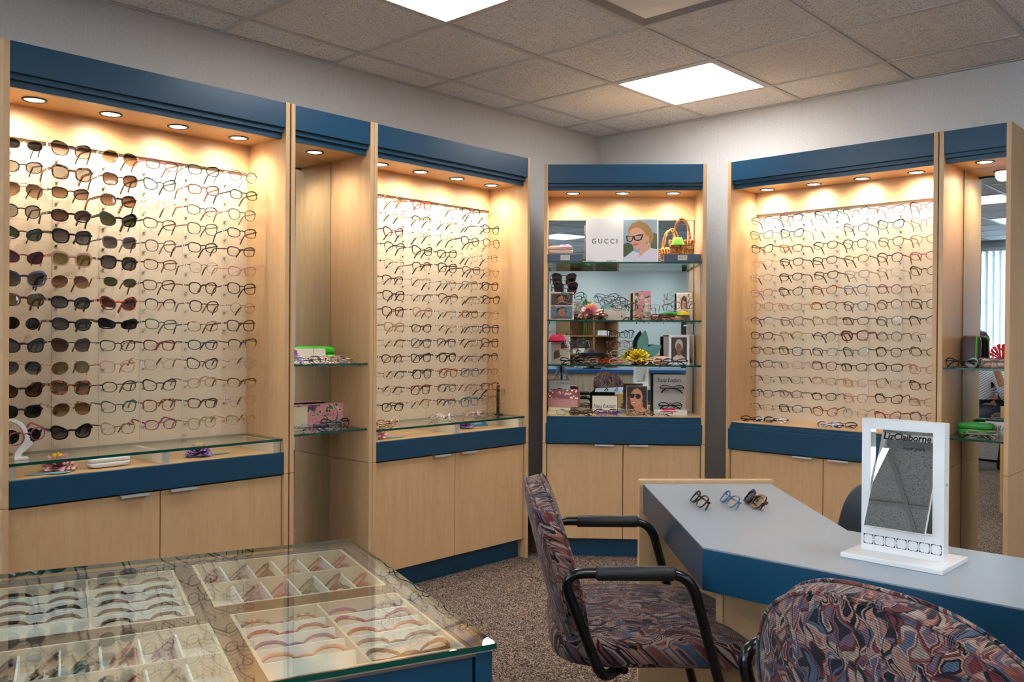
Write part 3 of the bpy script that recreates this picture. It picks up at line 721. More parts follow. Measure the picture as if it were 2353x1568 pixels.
for r, c, s in [(1,2,('rect','pl','burg','clear')), (1,3,('cat','pl','teal','clear')), (1,4,('cat','pl','gray','clear')), (1,5,('rect','pl','lilac','clear')), (1,6,('cat','pl','orange','clear')), (2,2,('cat','pl','black','clear')), (2,5,('cat','pl','black','clear')), (2,3,('geo','metal','bronze','clear')), (2,4,('cat','pl','taupe','clear')),
    (3,2,('rect','pl','rtort','clear')), (3,4,('panto','pl','brown','clear')), (3,5,('panto','pl','taupe','clear')), (4,3,('rect','pl','dtort','clear')), (4,4,('oval','pl','ltort','clear')), (4,5,('panto','pl','black','clear')), (4,6,('oval','pl','orange','clear')), (5,2,('oval','pl','black','clear')), (5,4,('rect','pl','crystal','clear')), (5,5,('geo','metal','bronze','clear')), (5,6,('cat','pl','dtort','clear')),
    (6,1,('rect','pl','pinkx','clear')), (6,2,('cat','pl','black','clear')), (6,3,('cat','pl','rtort','clear')), (6,4,('panto','pl','blue','clear')), (6,5,('round','pl','magenta','clear')), (7,3,('rect','pl','tort','clear')), (7,4,('panto','pl','navy','clear')), (7,5,('round','pl','dtort','clear')), (7,2,('rect','pl','nude','clear')), (8,4,('rect','pl','brown','clear')), (8,5,('panto','pl','teal','clear')), (8,6,('cat','half','navy','clear')),
    (9,4,('square','thick','burg','clear')), (9,1,('rect','pl','dtort','clear')), (9,5,('round','pl','gray','clear')), (10,4,('cat','pl','teal','clear')), (10,5,('panto','pl','dtort','clear')), (10,6,('cat','pl','green','clear')), (10,3,('rect','pl','brown','clear')), (10,1,('rect','pl','tort','clear')), (11,3,('square','pl','burg','clear')), (11,1,('rect','pl','navy','clear')), (11,2,('rect','pl','crystal','clear')), (11,6,('cat','pl','pinkx','clear')),
    (12,2,('geo','metal','gun','clear')), (12,6,('cat','pl','dtort','clear')), (12,4,('cat','pl','nude','clear')), (13,2,('oval','pl','gray','clear')), (13,4,('panto','pl','pinkx','clear')), (13,5,('cat','pl','black','clear')), (14,2,('rect','pl','black','clear')), (14,3,('cat','pl','amber','clear')), (14,5,('cat','pl','rtort','clear')), (14,4,('panto','pl','crystal','clear'))]: setc(E_ROWS, r, c, s)
rg = random.Random(3)
def um(o): return Matrix.Translation(o.location) @ o.rotation_euler.to_matrix().to_4x4()
for key, c, rows, nm in (('A', cabA, A_ROWS, 'sunglasses cabinet at left'), ('C', cabC, C_ROWS, 'cabinet left of corner'), ('E', cabE, E_ROWS, 'right wall cabinet')):
    M = um(c)
    for i in range(14):
        for j in range(6):
            s = rows[i][j]
            lb = f"{look(*s)}, {ORD[i]} row down, {ORD[j]} column, {nm}"
            y = BACK-0.155+rg.uniform(-.006, .006)
            arm = None
            if s[1] in ('pl', 'half') and s[3] == 'clear' and rg.random() < .3: arm = rg.choice(['dtort', 'black', 'multi', 'tort', 'gold'])
            eyewear(*s, (COLX[key][j]+rg.uniform(-.004, .004), y, ROWZ[key][i]+rg.uniform(-.004, .004)), (R(rg.uniform(-4, 6)), R(rg.uniform(-2.5, 2.5)), R(rg.uniform(-4, 4))), lb, 'frames on the wall display boards', parent_m=M, tagged=(rg.random() < .75), armcol=arm, tip=(rg.choice(['brown', 'dtort', 'black']) if s[1] == 'metal' else None))
# ---------------------------------------------------------------- upholstery, desk laminate
mt, nt, b, o = newmat('tapestry')
tc = N(nt, 'ShaderNodeTexCoord')
sep0 = N(nt, 'ShaderNodeSeparateXYZ'); nt.links.new(tc.outputs['Object'], sep0.inputs[0])
cmb = N(nt, 'ShaderNodeCombineXYZ'); nt.links.new(sep0.outputs[1], cmb.inputs[0]); nt.links.new(math2(nt, 'ADD', sep0.outputs[0], sep0.outputs[2]), cmb.inputs[1])
base = cmb.outputs[0]     # cloth laid flat over seat and back
nz = N(nt, 'ShaderNodeTexNoise'); nz.inputs['Scale'].default_value = 11.0; nz.inputs['Detail'].default_value = 2; nt.links.new(base, nz.inputs['Vector'])
sub = N(nt, 'ShaderNodeVectorMath', operation='SUBTRACT'); nt.links.new(nz.outputs['Color'], sub.inputs[0]); sub.inputs[1].default_value = (.5, .5, .5)
scl = N(nt, 'ShaderNodeVectorMath', operation='SCALE'); nt.links.new(sub.outputs[0], scl.inputs[0]); scl.inputs['Scale'].default_value = 0.09
wv = N(nt, 'ShaderNodeVectorMath', operation='ADD'); nt.links.new(base, wv.inputs[0]); nt.links.new(scl.outputs[0], wv.inputs[1])
def leafset(rot, sc, seed):
    mp = N(nt, 'ShaderNodeMapping'); mp.inputs['Rotation'].default_value = rot; mp.inputs['Scale'].default_value = sc; mp.inputs['Location'].default_value = (seed, seed*1.7, seed*.3)
    nt.links.new(wv.outputs[0], mp.inputs['Vector'])
    vo = N(nt, 'ShaderNodeTexVoronoi', voronoi_dimensions='2D'); vo.inputs['Scale'].default_value = 1.0; nt.links.new(mp.outputs[0], vo.inputs['Vector'])
    ve = N(nt, 'ShaderNodeTexVoronoi', feature='DISTANCE_TO_EDGE', voronoi_dimensions='2D'); ve.inputs['Scale'].default_value = 1.0; nt.links.new(mp.outputs[0], ve.inputs['Vector'])
    sp = N(nt, 'ShaderNodeSeparateColor'); nt.links.new(vo.outputs['Color'], sp.inputs[0])
    pal = [(0.0, S(34, 34, 48)), (.12, S(122, 56, 58)), (.24, S(192, 144, 122)), (.36, S(88, 112, 136)), (.46, S(196, 176, 156)), (.6, S(128, 106, 120)), (.7, S(28, 26, 32)), (.8, S(150, 90, 72)), (.9, S(176, 158, 146))]
    c = ramp(nt, sp.outputs[0], pal, 'CONSTANT')
    vein = ramp(nt, math2(nt, 'SINE', math2(nt, 'MULTIPLY', vo.outputs['Distance'], 14.0)), [(0.0, (.62, .6, .62, 1)), (0.6, (1, 1, 1, 1))])
    c2 = ramp(nt, sp.outputs[1], pal, 'CONSTANT')
    c = mixc(nt, ramp(nt, ve.outputs['Distance'], [(0.0, (0, 0, 0, 1)), (0.13, (1, 1, 1, 1))], 'CONSTANT'), c2, c)
    c = mixc(nt, ramp(nt, ve.outputs['Distance'], [(0.0, (0, 0, 0, 1)), (0.24, (1, 1, 1, 1))], 'CONSTANT'), c, ramp(nt, sp.outputs[2], pal, 'CONSTANT'))
    c = mixc(nt, 0.4, c, vein, 'MULTIPLY')
    edge = ramp(nt, ve.outputs['Distance'], [(0.01, (.7, .7, .7, 1)), (0.035, (0, 0, 0, 1))])
    return mixc(nt, edge, c, S(34, 28, 36))
l1 = leafset((0, 0, 0.7), (56, 18, 1), 0.0); l2 = leafset((0, 0, -0.6), (60, 20, 1), 3.1); l3 = leafset((0, 0, 1.7), (50, 22, 1), 6.7)
m1 = ramp(nt, noise(nt, base, 15.0, 0), [(.47, (0, 0, 0, 1)), (.50, (1, 1, 1, 1))]); m2 = ramp(nt, noise(nt, wv.outputs[0], 20.0, 0), [(.50, (0, 0, 0, 1)), (.53, (1, 1, 1, 1))])
cc = mixc(nt, m2, mixc(nt, m1, l1, l2), l3)
mp = N(nt, 'ShaderNodeMapping'); mp.inputs['Rotation'].default_value = (0, R(-20), R(18)); nt.links.new(tc.outputs['Object'], mp.inputs['Vector'])
sx = N(nt, 'ShaderNodeSeparateXYZ'); nt.links.new(mp.outputs[0], sx.inputs[0])
rib = math2(nt, 'MULTIPLY_ADD', math2(nt, 'SINE', math2(nt, 'MULTIPLY', math2(nt, 'ADD', sx.outputs[2], math2(nt, 'MULTIPLY', sx.outputs[0], 0.6)), 1900.0)), 0.5); nt.nodes[-1].inputs[2].default_value = 0.5
ribc = ramp(nt, rib, [(0.1, (.36, .35, .38, 1)), (0.6, (1.1, 1.08, 1.05, 1))])
cc = mixc(nt, 0.75, cc, ribc, 'MULTIPLY')
cc = mixc(nt, 1.0, cc, (.62, .58, .60, 1), 'MULTIPLY')
nt.links.new(cc, b.inputs['Base Color']); b.inputs['Roughness'].default_value = 0.9; b.inputs['Specular IOR Level'].default_value = 0.2; b.inputs['Sheen Weight'].default_value = 0.15
bump(nt, b, rib, 0.35, 0.001)
mt, nt, b, o = newmat('desk_laminate')
n1 = noise(nt, coords(nt, (1, 1, 1)), 420, 2); n2 = noise(nt, coords(nt, (1, 1, 1)), 6, 2)
nt.links.new(mixc(nt, 0.25, ramp(nt, n1, [(.35, S(124, 138, 150)), (.65, S(154, 166, 176))]), ramp(nt, n2, [(.3, S(132, 146, 157)), (.7, S(147, 159, 169))])), b.inputs['Base Color']); b.inputs['Roughness'].default_value = 0.33

def sell(mb, c, a, b2, c2, e1, e2, mat, nu=40, nv=18, fn=None):
    pw = lambda v, e: math.copysign(abs(v)**e, v)
    def f(u, v):
        th = 2*math.pi*u; ph = -math.pi/2+math.pi*v
        p = Vector((a*pw(math.cos(ph), e1)*pw(math.cos(th), e2), b2*pw(math.cos(ph), e1)*pw(math.sin(th), e2), c2*pw(math.sin(ph), e1)))
        if fn: p = fn(p)
        return (p.x+c[0], p.y+c[1], p.z+c[2])
    return mb.grid(f, nu, nv, mat, True, True)
def arc_path(pts, r=0.05, n=5):
    P = [Vector(p) for p in pts]; out = [P[0]]
    for i in range(1, len(P)-1):
        a, b2 = (P[i-1]-P[i]), (P[i+1]-P[i]); rr = min(r, a.length*.48, b2.length*.48)
        s, e = P[i]+a.normalized()*rr, P[i]+b2.normalized()*rr
        for k in range(n+1):
            t = k/n; out.append(s*(1-t)**2+P[i]*2*t*(1-t)+e*t*t)
    return out+[P[-1]]
def make_armchair(label, loc, rotz):
    t = thing('armchair', label, 'chair', loc, rotz, 'floral tapestry armchairs')
    def seatfn(p):
        p.z += 0.012*(1-(p.x/.25)**2)*(1-(p.y/.25)**2)*(1 if p.z > 0 else 0)
        if p.x > 0: p.z -= 0.03*(p.x/.25)**3
        return p
    mb = MB(); sell(mb, (0, 0, 0), .25, .25, .042, .45, .42, 'tapestry', 48, 16, seatfn); mb.obj('seat', t, (0.0, 0, .488))
    lean = R(14.5)
    def backfn(p):
        z = p.z/.235
        p.y *= 1-0.12*max(0, -z)**1.5
        p.x += -0.10*(p.y/.24)**2*-.25          # slight wrap
        return p
    mb = MB()
    pw = lambda v, e: math.copysign(abs(v)**e, v)
    def f(u, v):            # y-z outline superellipse, x thickness
        th = 2*math.pi*u; ph = -math.pi/2+math.pi*v
        p = Vector((.036*pw(math.sin(ph), .5), .24*pw(math.cos(ph), .35)*pw(math.cos(th), .80), .235*pw(math.cos(ph), .35)*pw(math.sin(th), .90)))
        return tuple(backfn(p))
    mb.grid(f, 56, 16, 'tapestry', True, True)
    bk = mb.obj('backrest', t, (-.232, 0, .634), (0, -lean, 0))
    for sx_ in (-.022, .022):
        pts = []
        for k in range(48):
            th = 2*math.pi*k/48; p = Vector((sx_, .2385*pw(math.cos(th), .80), .2335*pw(math.sin(th), .90))); pts.append(backfn(p))
        MB().tube(pts, .0032, 'tapestry', 6, closed=True).obj('piping', bk)
    for s in (1, -1):
        y = .28*s
        path = arc_path([(-.10, y*.78, .444), (-.140, y, .450), (-.235, y, .690), (.060, y, .690), (.245, y, .0135), (-.30, y, .0135)], .055, 6)
        MB().tube(path, .0125, 'black_tube', 12).obj('arm_tube', t)
        MB().tube([(-.155, y, .690), (-.15, y, .690), (.02, y, .690), (.025, y, .690)], [.0135, .0175, .0175, .0135], 'black_pad', 12).obj('arm_pad', t)
    MB().tube([(-.30, -.292, .0135), (-.30, .292, .0135)], .0125, 'black_tube', 10).obj('floor_bar', t)
    MB().tube([(-.08, -.21, .442), (-.08, .21, .442)], .011, 'black_tube', 8).obj('seat_bar', t)
    MB().tube(arc_path([(-.05, 0, .436), (-.19, 0, .436), (-.245, 0, .60)], .05, 5), .012, 'black_tube', 8).obj('back_spine', t)
    return t
make_armchair('floral tapestry armchair drawn up sideways to the left arm of desk', (2.402, -2.929, 0), R(43.2))
make_armchair('floral tapestry armchair seen from behind in the right foreground', (3.275, -3.275, 0), R(79))

# dark plastic chair behind the desk
t = thing('plastic_chair', 'dark slate plastic chair half hidden behind the desk mirror', 'chair', (2.665, -2.30, 0), R(-105))
def pf(u, v):
    th = 2*math.pi*u; ph = -math.pi/2+math.pi*v
    pw = lambda q, e: math.copysign(abs(q)**e, q)
    p = Vector((.012*pw(math.sin(ph), .6), .175*pw(math.cos(ph), .3)*pw(math.cos(th), .55), .18*pw(math.cos(ph), .3)*pw(math.sin(th), .55)))
    p.x += 0.5*(p.y)**2; p.y *= 1-0.10*(p.z/.18); return tuple(p)
MB().grid(pf, 44, 14, 'dark_slate', True, True).obj('backrest', t, (-.215, 0, .605), (0, R(-12), 0))
mb = MB(); sell(mb, (0, 0, 0), .22, .22, .018, .5, .4, 'dark_slate', 40, 10); mb.obj('seat', t, (0, 0, .445))
for sx_, sy_ in ((1, 1), (1, -1), (-1, 1), (-1, -1)): MB().tube([(.15*sx_, .15*sy_, .43), (.2*sx_, .2*sy_, 0)], .011, 'chrome', 8).obj('leg', t)
for s in (1, -1): MB().tube(arc_path([(-.12, .12*s, .43), (-.235, .12*s, .43), (-.245, .12*s, .6)], .04), .010, 'chrome', 8).obj('back_post', t)

# ---------------------------------------------------------------- dispensing desk
P1, P2, P4, P3 = (2.034, -2.399), (2.336, -2.097), (2.808, -2.622), (2.636, -3.036)
XE = 4.75
desk = thing('dispensing_desk', 'boomerang desk with grey laminate top and blue edge in right foreground', 'desk', (0, 0, 0))
poly = [P1, P3, (XE, -3.036), (XE, -2.622), P4, P2]
MB().prism(poly, 0.64, 0.737, 'blue').obj('desk_edge', desk, bev=0.0015)
MB().prism(poly, 0.7372, 0.7405, 'desk_laminate').obj('desktop', desk)
d = Vector((P2[0]-P1[0], P2[1]-P1[1])).normalized(); nrm = Vector((-d.y, d.x))
q = lambda p, a, c: (p[0]+d.x*a+nrm.x*c, p[1]+d.y*a+nrm.y*c)
MB().prism([q(P1, -.012, .002), q(P2, .012, .002), q(P2, .012, .030), q(P1, -.012, .030)], 0.0, 0.752, 'maple').obj('end_panel', desk, bev=0.002)
bx('support_panel', desk, 2.592, XE-0.3, -2.893, -2.865, 0.0, 0.639, 'maple', 0.001)
bx('panel_edge', desk, 2.592, 2.611, -2.897, -2.8935, 0.0, 0.639, 'edge_wood')
bx('support_panel', desk, XE-.32, XE-.29, -3.02, -2.64, 0.0, 0.639, 'maple', 0.001)

# ---------------------------------------------------------------- try-on mirror on the desk
t = thing('desk_mirror', 'white framed tilting mirror with printed name standing on the desk', 'mirror', (3.013, -2.822, 0.7405), R(-1.5))
bx('base', t, -.108, .108, -.080, .080, 0, .011, 'white_gloss', .0015)
mb = MB(); w_, z1_ = .0885, .307
mb.box(-w_, -w_+.020, -.014, .014, .011, z1_, 'white_gloss').box(w_-.024, w_, -.014, .014, .011, z1_, 'white_gloss').box(-w_+.02, w_-.024, -.014, .014, z1_-.022, z1_, 'white_gloss').box(-w_+.02, w_-.024, -.014, .014, .011, .062, 'white_gloss')
mb.obj('frame', t)
pl = bpy.data.objects.new('mirror_plate', None); COL.objects.link(pl); pl.parent = t; pl.location = (-.002, 0, .176); pl.rotation_euler = (R(-27), 0, 0)
bx('backing', pl, -.0655, .0655, 0, .004, -.116, .116, 'white_gloss'); bx('glass', pl, -.064, .064, -.0022, -.0002, -.115, .115, 'mirror')
text('LizClaiborne', pl, (-.008, -.0028, .098), UP, .0226, 'ink', offset=.0004, sx=.90); text('new york', pl, (.012, -.0028, .073), UP, .0125, 'ink', offset=.0002)
for s in (1, -1): MB().tube([(s*.066-.002, 0, .176), (s*.09, 0, .176)], .0025, 'chrome', 8).obj('pivot', t)
mb = MB()
for k in range(7):
    cx_ = -w_+.0165+k*.0242
    dsk = lambda x, z_, r, y, mat: mb.add([(x+r*math.cos(2*math.pi*i/14), y, z_+r*math.sin(2*math.pi*i/14)) for i in range(14)], [tuple(range(14))], mat)
    mb.add([(cx_+a*.0108, -.01425, .036+c*.0108) for a, c in ((-1, -1), (1, -1), (1, 1), (-1, 1))], [(0, 1, 2, 3)], 'ink')
    for a in (1, -1):
        for c in (1, -1): dsk(cx_+a*.0044, .036+c*.0044, .0056, -.0145, 'white_gloss')
    for a, c in ((.0012, .0112), (.0112, .0012)): mb.add([(cx_+sx_*a, -.0147, .036+sz_*c) for sx_, sz_ in ((-1, -1), (1, -1), (1, 1), (-1, 1))], [(0, 1, 2, 3)], 'white_gloss')
mb.obj('cutout_pattern', t)

# ---------------------------------------------------------------- glass-topped showcase with frame trays
SH = thing('glass_showcase', 'low blue showcase with glass top over trays of eyeglasses', 'showcase', (2.1281, -3.6646, 0), R(-20))
LEN, DX = 1.30, .72
bx('cabinet_body', SH, .02, DX-.018, -LEN+.02, -.02, 0.08, .733, 'taupe_deck')
bx('plinth', SH, .05, DX-.05, -LEN+.05, -.05, 0, .08, 'black_plastic')
for a in ((.0, .02, -LEN, 0), (.02, DX-.018, -.02, 0), (.02, DX-.018, -LEN, -LEN+.02)): bx('side_panel', SH, *a, .08, .768, 'blue', .001)
for y0, y1 in ((-.026, 0), (-LEN, -LEN+.026)): bx('corner_post', SH, DX-.018, DX, y0, y1, .08, .768, 'blue', .001)
ys = [-.029, -.34, -.65, -.96, -LEN+.029]
for i in range(4):
    dr = bx('drawer_front', SH, DX-.018, DX-.002, ys[i+1]+.0015, ys[i]-.0015, .60, .764, 'blue', .001)
    ym = (ys[i]+ys[i+1])/2; MB().tube([(DX-.002, ym, .70), (DX+.018, ym, .70)], [.009, .013], 'blue', 12).obj('knob', dr)
    bx('cupboard_door', SH, DX-.018, DX-.002, ys[i+1]+.0015, ys[i]-.0015, .085, .597, 'blue', .001)
bx('apron_rim', SH, DX-.018, DX, -LEN+.026, -.026, .764, .768, 'taupe_deck')
for x0, x1, y0, y1 in ((.02, .024, -LEN+.02, -.02), (DX-.022, DX-.018, -LEN+.02, -.02), (.024, DX-.022, -.024, -.02)): bx('rim_lining', SH, x0, x1, y0, y1, .733, .766, 'taupe_deck')
glass_shelf(SH, -.004, DX+.006, -LEN-.004, .004, .7725, .008, 'glass_top')
TR = [(0.038, 0.334, -0.332, -0.030, 'row', 'back right'), (0.388, 0.694, -0.316, -0.030, 'slot', 'front right'), (0.058, 0.368, -0.672, -0.368, 'slot', 'back left'), (0.418, 0.694, -0.668, -0.352, 'row', 'front left')]
SHM = um(SH)
def make_tray(x0, x1, y0, y1, kind, where):
    cx_, cy_ = (x0+x1)/2, (y0+y1)/2; w2, d2 = (x1-x0)/2, (y1-y0)/2
    t = thing('frame_tray', f'cream divided tray of frames at {where} of the glass showcase', 'tray', SHM @ Vector((cx_, cy_, .733)), R(-20), 'divided trays in the showcase')
    mb = MB().box(-w2, w2, -d2, d2, 0, .003, 'tray_liner')
    mb.box(-w2, -w2+.005, -d2, d2, .003, .037, 'tray_felt').box(w2-.005, w2, -d2, d2, .003, .037, 'tray_felt').box(-w2+.005, w2-.005, -d2, -d2+.005, .003, .037, 'tray_felt').box(-w2+.005, w2-.005, d2-.005, d2, .003, .037, 'tray_felt')
    mb.obj('tray_body', t)
    MB().box(-w2-.0012, -w2, -d2, d2, 0, .0365, 'taupe_deck').box(w2, w2+.0012, -d2, d2, 0, .0365, 'taupe_deck').box(-w2, w2, -d2-.0012, -d2, 0, .0365, 'taupe_deck').box(-w2, w2, d2, d2+.0012, 0, .0365, 'taupe_deck').obj('outer_lining', t)
    cells = []
    if kind == 'row':
        bx('partition', t, -.002, .002, -d2+.005, d2-.005, .003, .036, 'tray_felt')
        n = 6; st = 2*d2/n
        for r_ in (-1, 1):
            for k in range(n):
                cells.append((r_*w2/2, -d2+st*(k+.5)))
                if k:
                    a, c = sorted((r_*.003, r_*(w2-.006))); y = -d2+st*k
                    mb = MB().prism([(a, .003), (c, .003), (c, .020), (c-(c-a)*.1, .033), (a+(c-a)*.1, .033), (a, .020)], y-.0015, y+.0015, 'tray_divider', axis='y'); mb.obj('divider', t)
    else:
        bx('partition', t, -w2+.005, w2-.005, -.002, .002, .003, .036, 'tray_felt')
        n = 5; st = (2*w2-.03)/n
        for r_ in (-1, 1):
            for k in range(n):
                cells.append((-w2+.03+st*(k+.35), r_*d2/2)); a, c = sorted((r_*.003, r_*(d2-.006))); x = -w2+.03+st*(k+.5)+.02
                if x < w2-.01:
                    mb = MB(); mb.add([(x, a, .003), (x+.003, a, .003), (x+.003, c, .003), (x, c, .003), (x-.012, a, .033), (x-.009, a, .033), (x-.009, c, .033), (x-.012, c, .033)], [(0, 3, 2, 1), (4, 5, 6, 7), (0, 1, 5, 4), (1, 2, 6, 5), (2, 3, 7, 6), (3, 0, 4, 7)], 'tray_divider'); mb.obj('divider', t)
    return t, cells
rg = random.Random(21)
TCOL = {'front right': [('oval', 'multi'), ('oval', 'pmulti'), ('oval', 'purple'), ('oval', 'pinkx'), None, ('oval', 'purple'), ('cat', 'pmulti'), ('oval', 'orange'), ('rect', 'taupe'), ('cat', 'dtort')],
        'back left': [('rect', 'black'), ('oval', 'navy'), ('rect', 'dtort'), ('rect', 'brown'), None, ('rect', 'dtort'), ('rect', 'black'), ('oval', 'brown'), ('rect', 'black'), ('oval', 'dtort')]}
for a in TR:
    t, cells = make_tray(*a); TM = Matrix.Translation(t.location) @ t.rotation_euler.to_matrix().to_4x4()
    for n, (cx_, cy_) in enumerate(cells):
        if a[4] == 'slot':
            s = TCOL[a[5]][n]
            if s is None: continue
            colw = 'far' if n >= 5 else 'near'
            lb = f"{FR[s[1]][1]} {SHAPES[s[0]][5]} eyeglasses, {ORD[n % 5]} slot, {'right' if n >= 5 else 'left'} half of {a[5]} tray"
            eyewear(s[0], 'pl', s[1], 'clear', (cx_, cy_, .0215), (R(-52), 0, R(90)), lb, 'frames lying in the showcase trays', fold=True, parent_m=TM)
        else:
            k = n % 6
            if (a[5] == 'back right' and n == 6) or (a[5] == 'front left' and (n in (5, 11, 6))): continue
            s = (rg.choice(['rect', 'oval', 'cat']), rg.choice(['red', 'navy', 'pinkx', 'purple', 'gray', 'teal', 'magenta', 'dtort', 'orange']))
            lb = f"{FR[s[1]][1]} {SHAPES[s[0]][5]} eyeglasses, {ORD[k]} cell from left, {'front' if n >= 6 else 'rear'} row of {a[5]} tray"
            eyewear(s[0], 'pl', s[1], 'clear', (cx_, cy_-.004, .0215), (R(-50), 0, R(-8+rg.uniform(-5, 5))), lb, 'frames lying in the showcase trays', fold=True, parent_m=TM, scale=.95)
# ---------------------------------------------------------------- small things on the shelves
def pc(r, g, b, rough=.6):
    k = f'print_{r}_{g}_{b}'
    if k not in MATS: simple(k, S(r, g, b), rough)
    return k
def printed(parent, x0, z0, w, h, layers, y=0.0, name='printed_photo'):
    mb = MB()
    for n, (mat, pts) in enumerate(layers):
        vs_ = [(x0+w*a, y-.0004-.00012*n, z0+h*c) for a, c in pts]
        ar = sum(vs_[i][0]*vs_[(i+1) % len(vs_)][2]-vs_[(i+1) % len(vs_)][0]*vs_[i][2] for i in range(len(vs_)))
        mb.add(vs_ if ar > 0 else vs_[::-1], [tuple(range(len(vs_)))], mat)
    return mb.obj(name, parent)
FULL = [(0, 0), (1, 0), (1, 1), (0, 1)]
def ell(cx, cz, rx, rz, n=18, a0=0, a1=360): return [(cx+rx*math.cos(R(a0+(a1-a0)*k/n)), cz+rz*math.sin(R(a0+(a1-a0)*k/n))) for k in range(n+(0 if a1-a0 == 360 else 1))]
def portrait(bg, hair, skin, top, glasses=None, fringe=True, long=False):
    L_ = [(bg, FULL)]
    if long: L_.append((hair, [(.22, .02), (.30, .85), (.5, .95), (.72, .85), (.82, .02)]))
    L_ += [(hair, ell(.50, .66, .25, .27)), (top, [(.08, 0), (.14, .18), (.38, .29), (.62, .29), (.88, .16), (.95, 0)]), (skin, [(.42, .24), (.40, .42), (.60, .42), (.60, .24)]), (skin, ell(.49, .55, .175, .235))]
    if fringe: L_.append((hair, [(.28, .60), (.30, .80), (.5, .90), (.70, .80), (.70, .62), (.60, .72), (.44, .76), (.36, .70)]))
    L_ += [(pc(150, 70, 66), ell(.49, .415, .06, .022, 10)), (pc(150, 100, 80), [(.47, .48), (.50, .56), (.53, .48)])]
    if glasses: L_ += [(glasses, ell(.405, .585, .075, .055, 12)), (glasses, ell(.575, .585, .075, .055, 12)), (glasses, [(.46, .59), (.52, .59), (.52, .605), (.46, .605)])]
    else: L_ += [(pc(40, 30, 26), ell(.42, .58, .03, .014, 8)), (pc(40, 30, 26), ell(.56, .58, .03, .014, 8))]
    return L_
def dloc(loc):       # shelf layout of the corner cabinet in its own measures
    x, y, z_ = loc
    return (.4416+(x-.462)*.9536, y, z_-(.071 if z_ >= 1.70 else .060 if z_ >= 1.37 else .046 if z_ >= 1.10 else .039))
def sub_thing(cab, name, label, cat, loc, rotz=0, group=None, rotx=0):
    if cab is cabD: loc = dloc(loc)
    M = um(cab) @ Matrix.Translation(loc) @ Euler((rotx, 0, rotz)).to_matrix().to_4x4()
    o = thing(name, label, cat, (0, 0, 0), 0, group); o.matrix_world = M; return o
def folded(cab, x, y, z, s, label, yaw=0, tilt=22, group='folded frames laid on shelves', openarms=False, roll=0):
    g = eyemesh(s[0], s[1]); h = g['h']
    if cab is cabD: x, y, z = dloc((x, y, z))
    zz = z+h*math.cos(R(tilt))+.001
    return eyewear(s[0], s[1], s[2], s[3] if len(s) > 3 else 'clear', (x, y, zz), (R(-tilt), R(roll), R(yaw)), label, group, fold=not openarms, parent_m=um(cab))
def flower(cab, x, y, z, mat, r, label, seed, cen='stamen'):
    t = sub_thing(cab, 'paper_flower', label, 'flower', (x, y, z), group='paper flowers in the displays')
    rg_ = random.Random(seed); mb = MB()
    r *= 1.3
    for k in range(105):
        el = R(rg_.uniform(2, 80)); az = rg_.uniform(0, 2*math.pi); rr = r*rg_.uniform(.75, 1.05)*(1-.12*math.sin(el))
        dv = Vector((math.cos(el)*math.cos(az), math.cos(el)*math.sin(az), math.sin(el)*.85)); sd = Vector((-math.sin(az), math.cos(az), 0)); wd = r*rg_.uniform(.18, .30)
        upv = dv.cross(sd)*-1
        base_ = Vector((0, 0, r*.12)); P_ = []
        for v_ in (0, .35, .7, 1):
            ww = wd*(math.sin(math.pi*(.12+.76*v_)))
            for u_ in (-1, 0, 1):
                P_.append(base_+dv*rr*v_+sd*ww*u_+upv*(r*.10*u_*u_+ r*.12*v_*v_)+Vector((0, 0, rg_.uniform(-.03, .03)*r)))
        mb.add(P_, [(3*i+j, 3*i+j+1, 3*i+j+4, 3*i+j+3) for i in range(3) for j in range(2)], mat, True)
    mb.obj('petals', t)
    mb = MB()
    for k in range(22):
        az = rg_.uniform(0, 6.28); sp_ = rg_.uniform(.1, .36)*r; mb.tube([(0, 0, r*.4), (sp_*math.cos(az), sp_*math.sin(az), r*rg_.uniform(.72, .9))], r*.05, cen, 5)
    mb.obj('stamens', t)
    return t
def leaf(cab, x, y, z, L_, w, mat, label, yaw=0, tilt=0, name='paper_leaf'):
    t = sub_thing(cab, name, label, 'leaf', (x, y, z), yaw, 'paper leaves in the displays', rotx=tilt)
    pts = [(L_*u_, w*math.sin(math.pi*min(1, u_*1.0))**.8*(1-.25*u_)) for u_ in [i/10 for i in range(11)]]
    out = pts+[(a, -c) for a, c in pts[-2:0:-1]]
    MB().prism(out, 0, .0012, mat).obj('blade', t); MB().tube([(0, 0, .0014), (L_*.9, 0, .0014)], .0008, 'leaf_teal', 5).obj('vein', t)
    return t
def rbox(parent, name, w, d, h, mat, r=.012, x=0, y=0, z=0):
    o = MB().prism(rrect(w, d, r, 5, x, y), z, z+h, mat).obj(name, parent, bev=min(.006, h*.3), segs=3); return o
def case(cab, x, y, z, w, d, h, mat, label, yaw=0, lid=None, band=None, upright=False, cat='case', rotx=0):
    t = sub_thing(cab, 'glasses_case', label, cat, (x, y, z), yaw, 'glasses cases in the displays', rotx=rotx)
    if not upright:
        mb = MB(); sell(mb, (0, 0, h*.5), w/2, d/2, h/2, .42, .40, mat, 36, 14, lambda p: (setattr(p, 'z', min(p.z, -.0006)) or p)); mb.obj('lower_shell', t)
        mb = MB(); sell(mb, (0, 0, h*.5), w/2, d/2, h/2, .42, .40, lid or mat, 36, 14, lambda p: (setattr(p, 'z', max(p.z, .0006)) or p)); mb.obj('lid', t)
    else:
        mb = MB(); mb.M = Matrix.Rotation(R(90), 4, 'X')
        sell(mb, (0, h/2, 0), w/2, h/2, d/2, .4, .36, mat, 36, 14); mb.obj('shell', t)
        if band:
            mb = MB(); mb.M = Matrix.Rotation(R(90), 4, 'X'); sell(mb, (w*.33, h/2, 0), w*.045, h/2*.99, d/2*1.04, .3, .3, band, 24, 10); mb.obj('stripe', t)
    return t
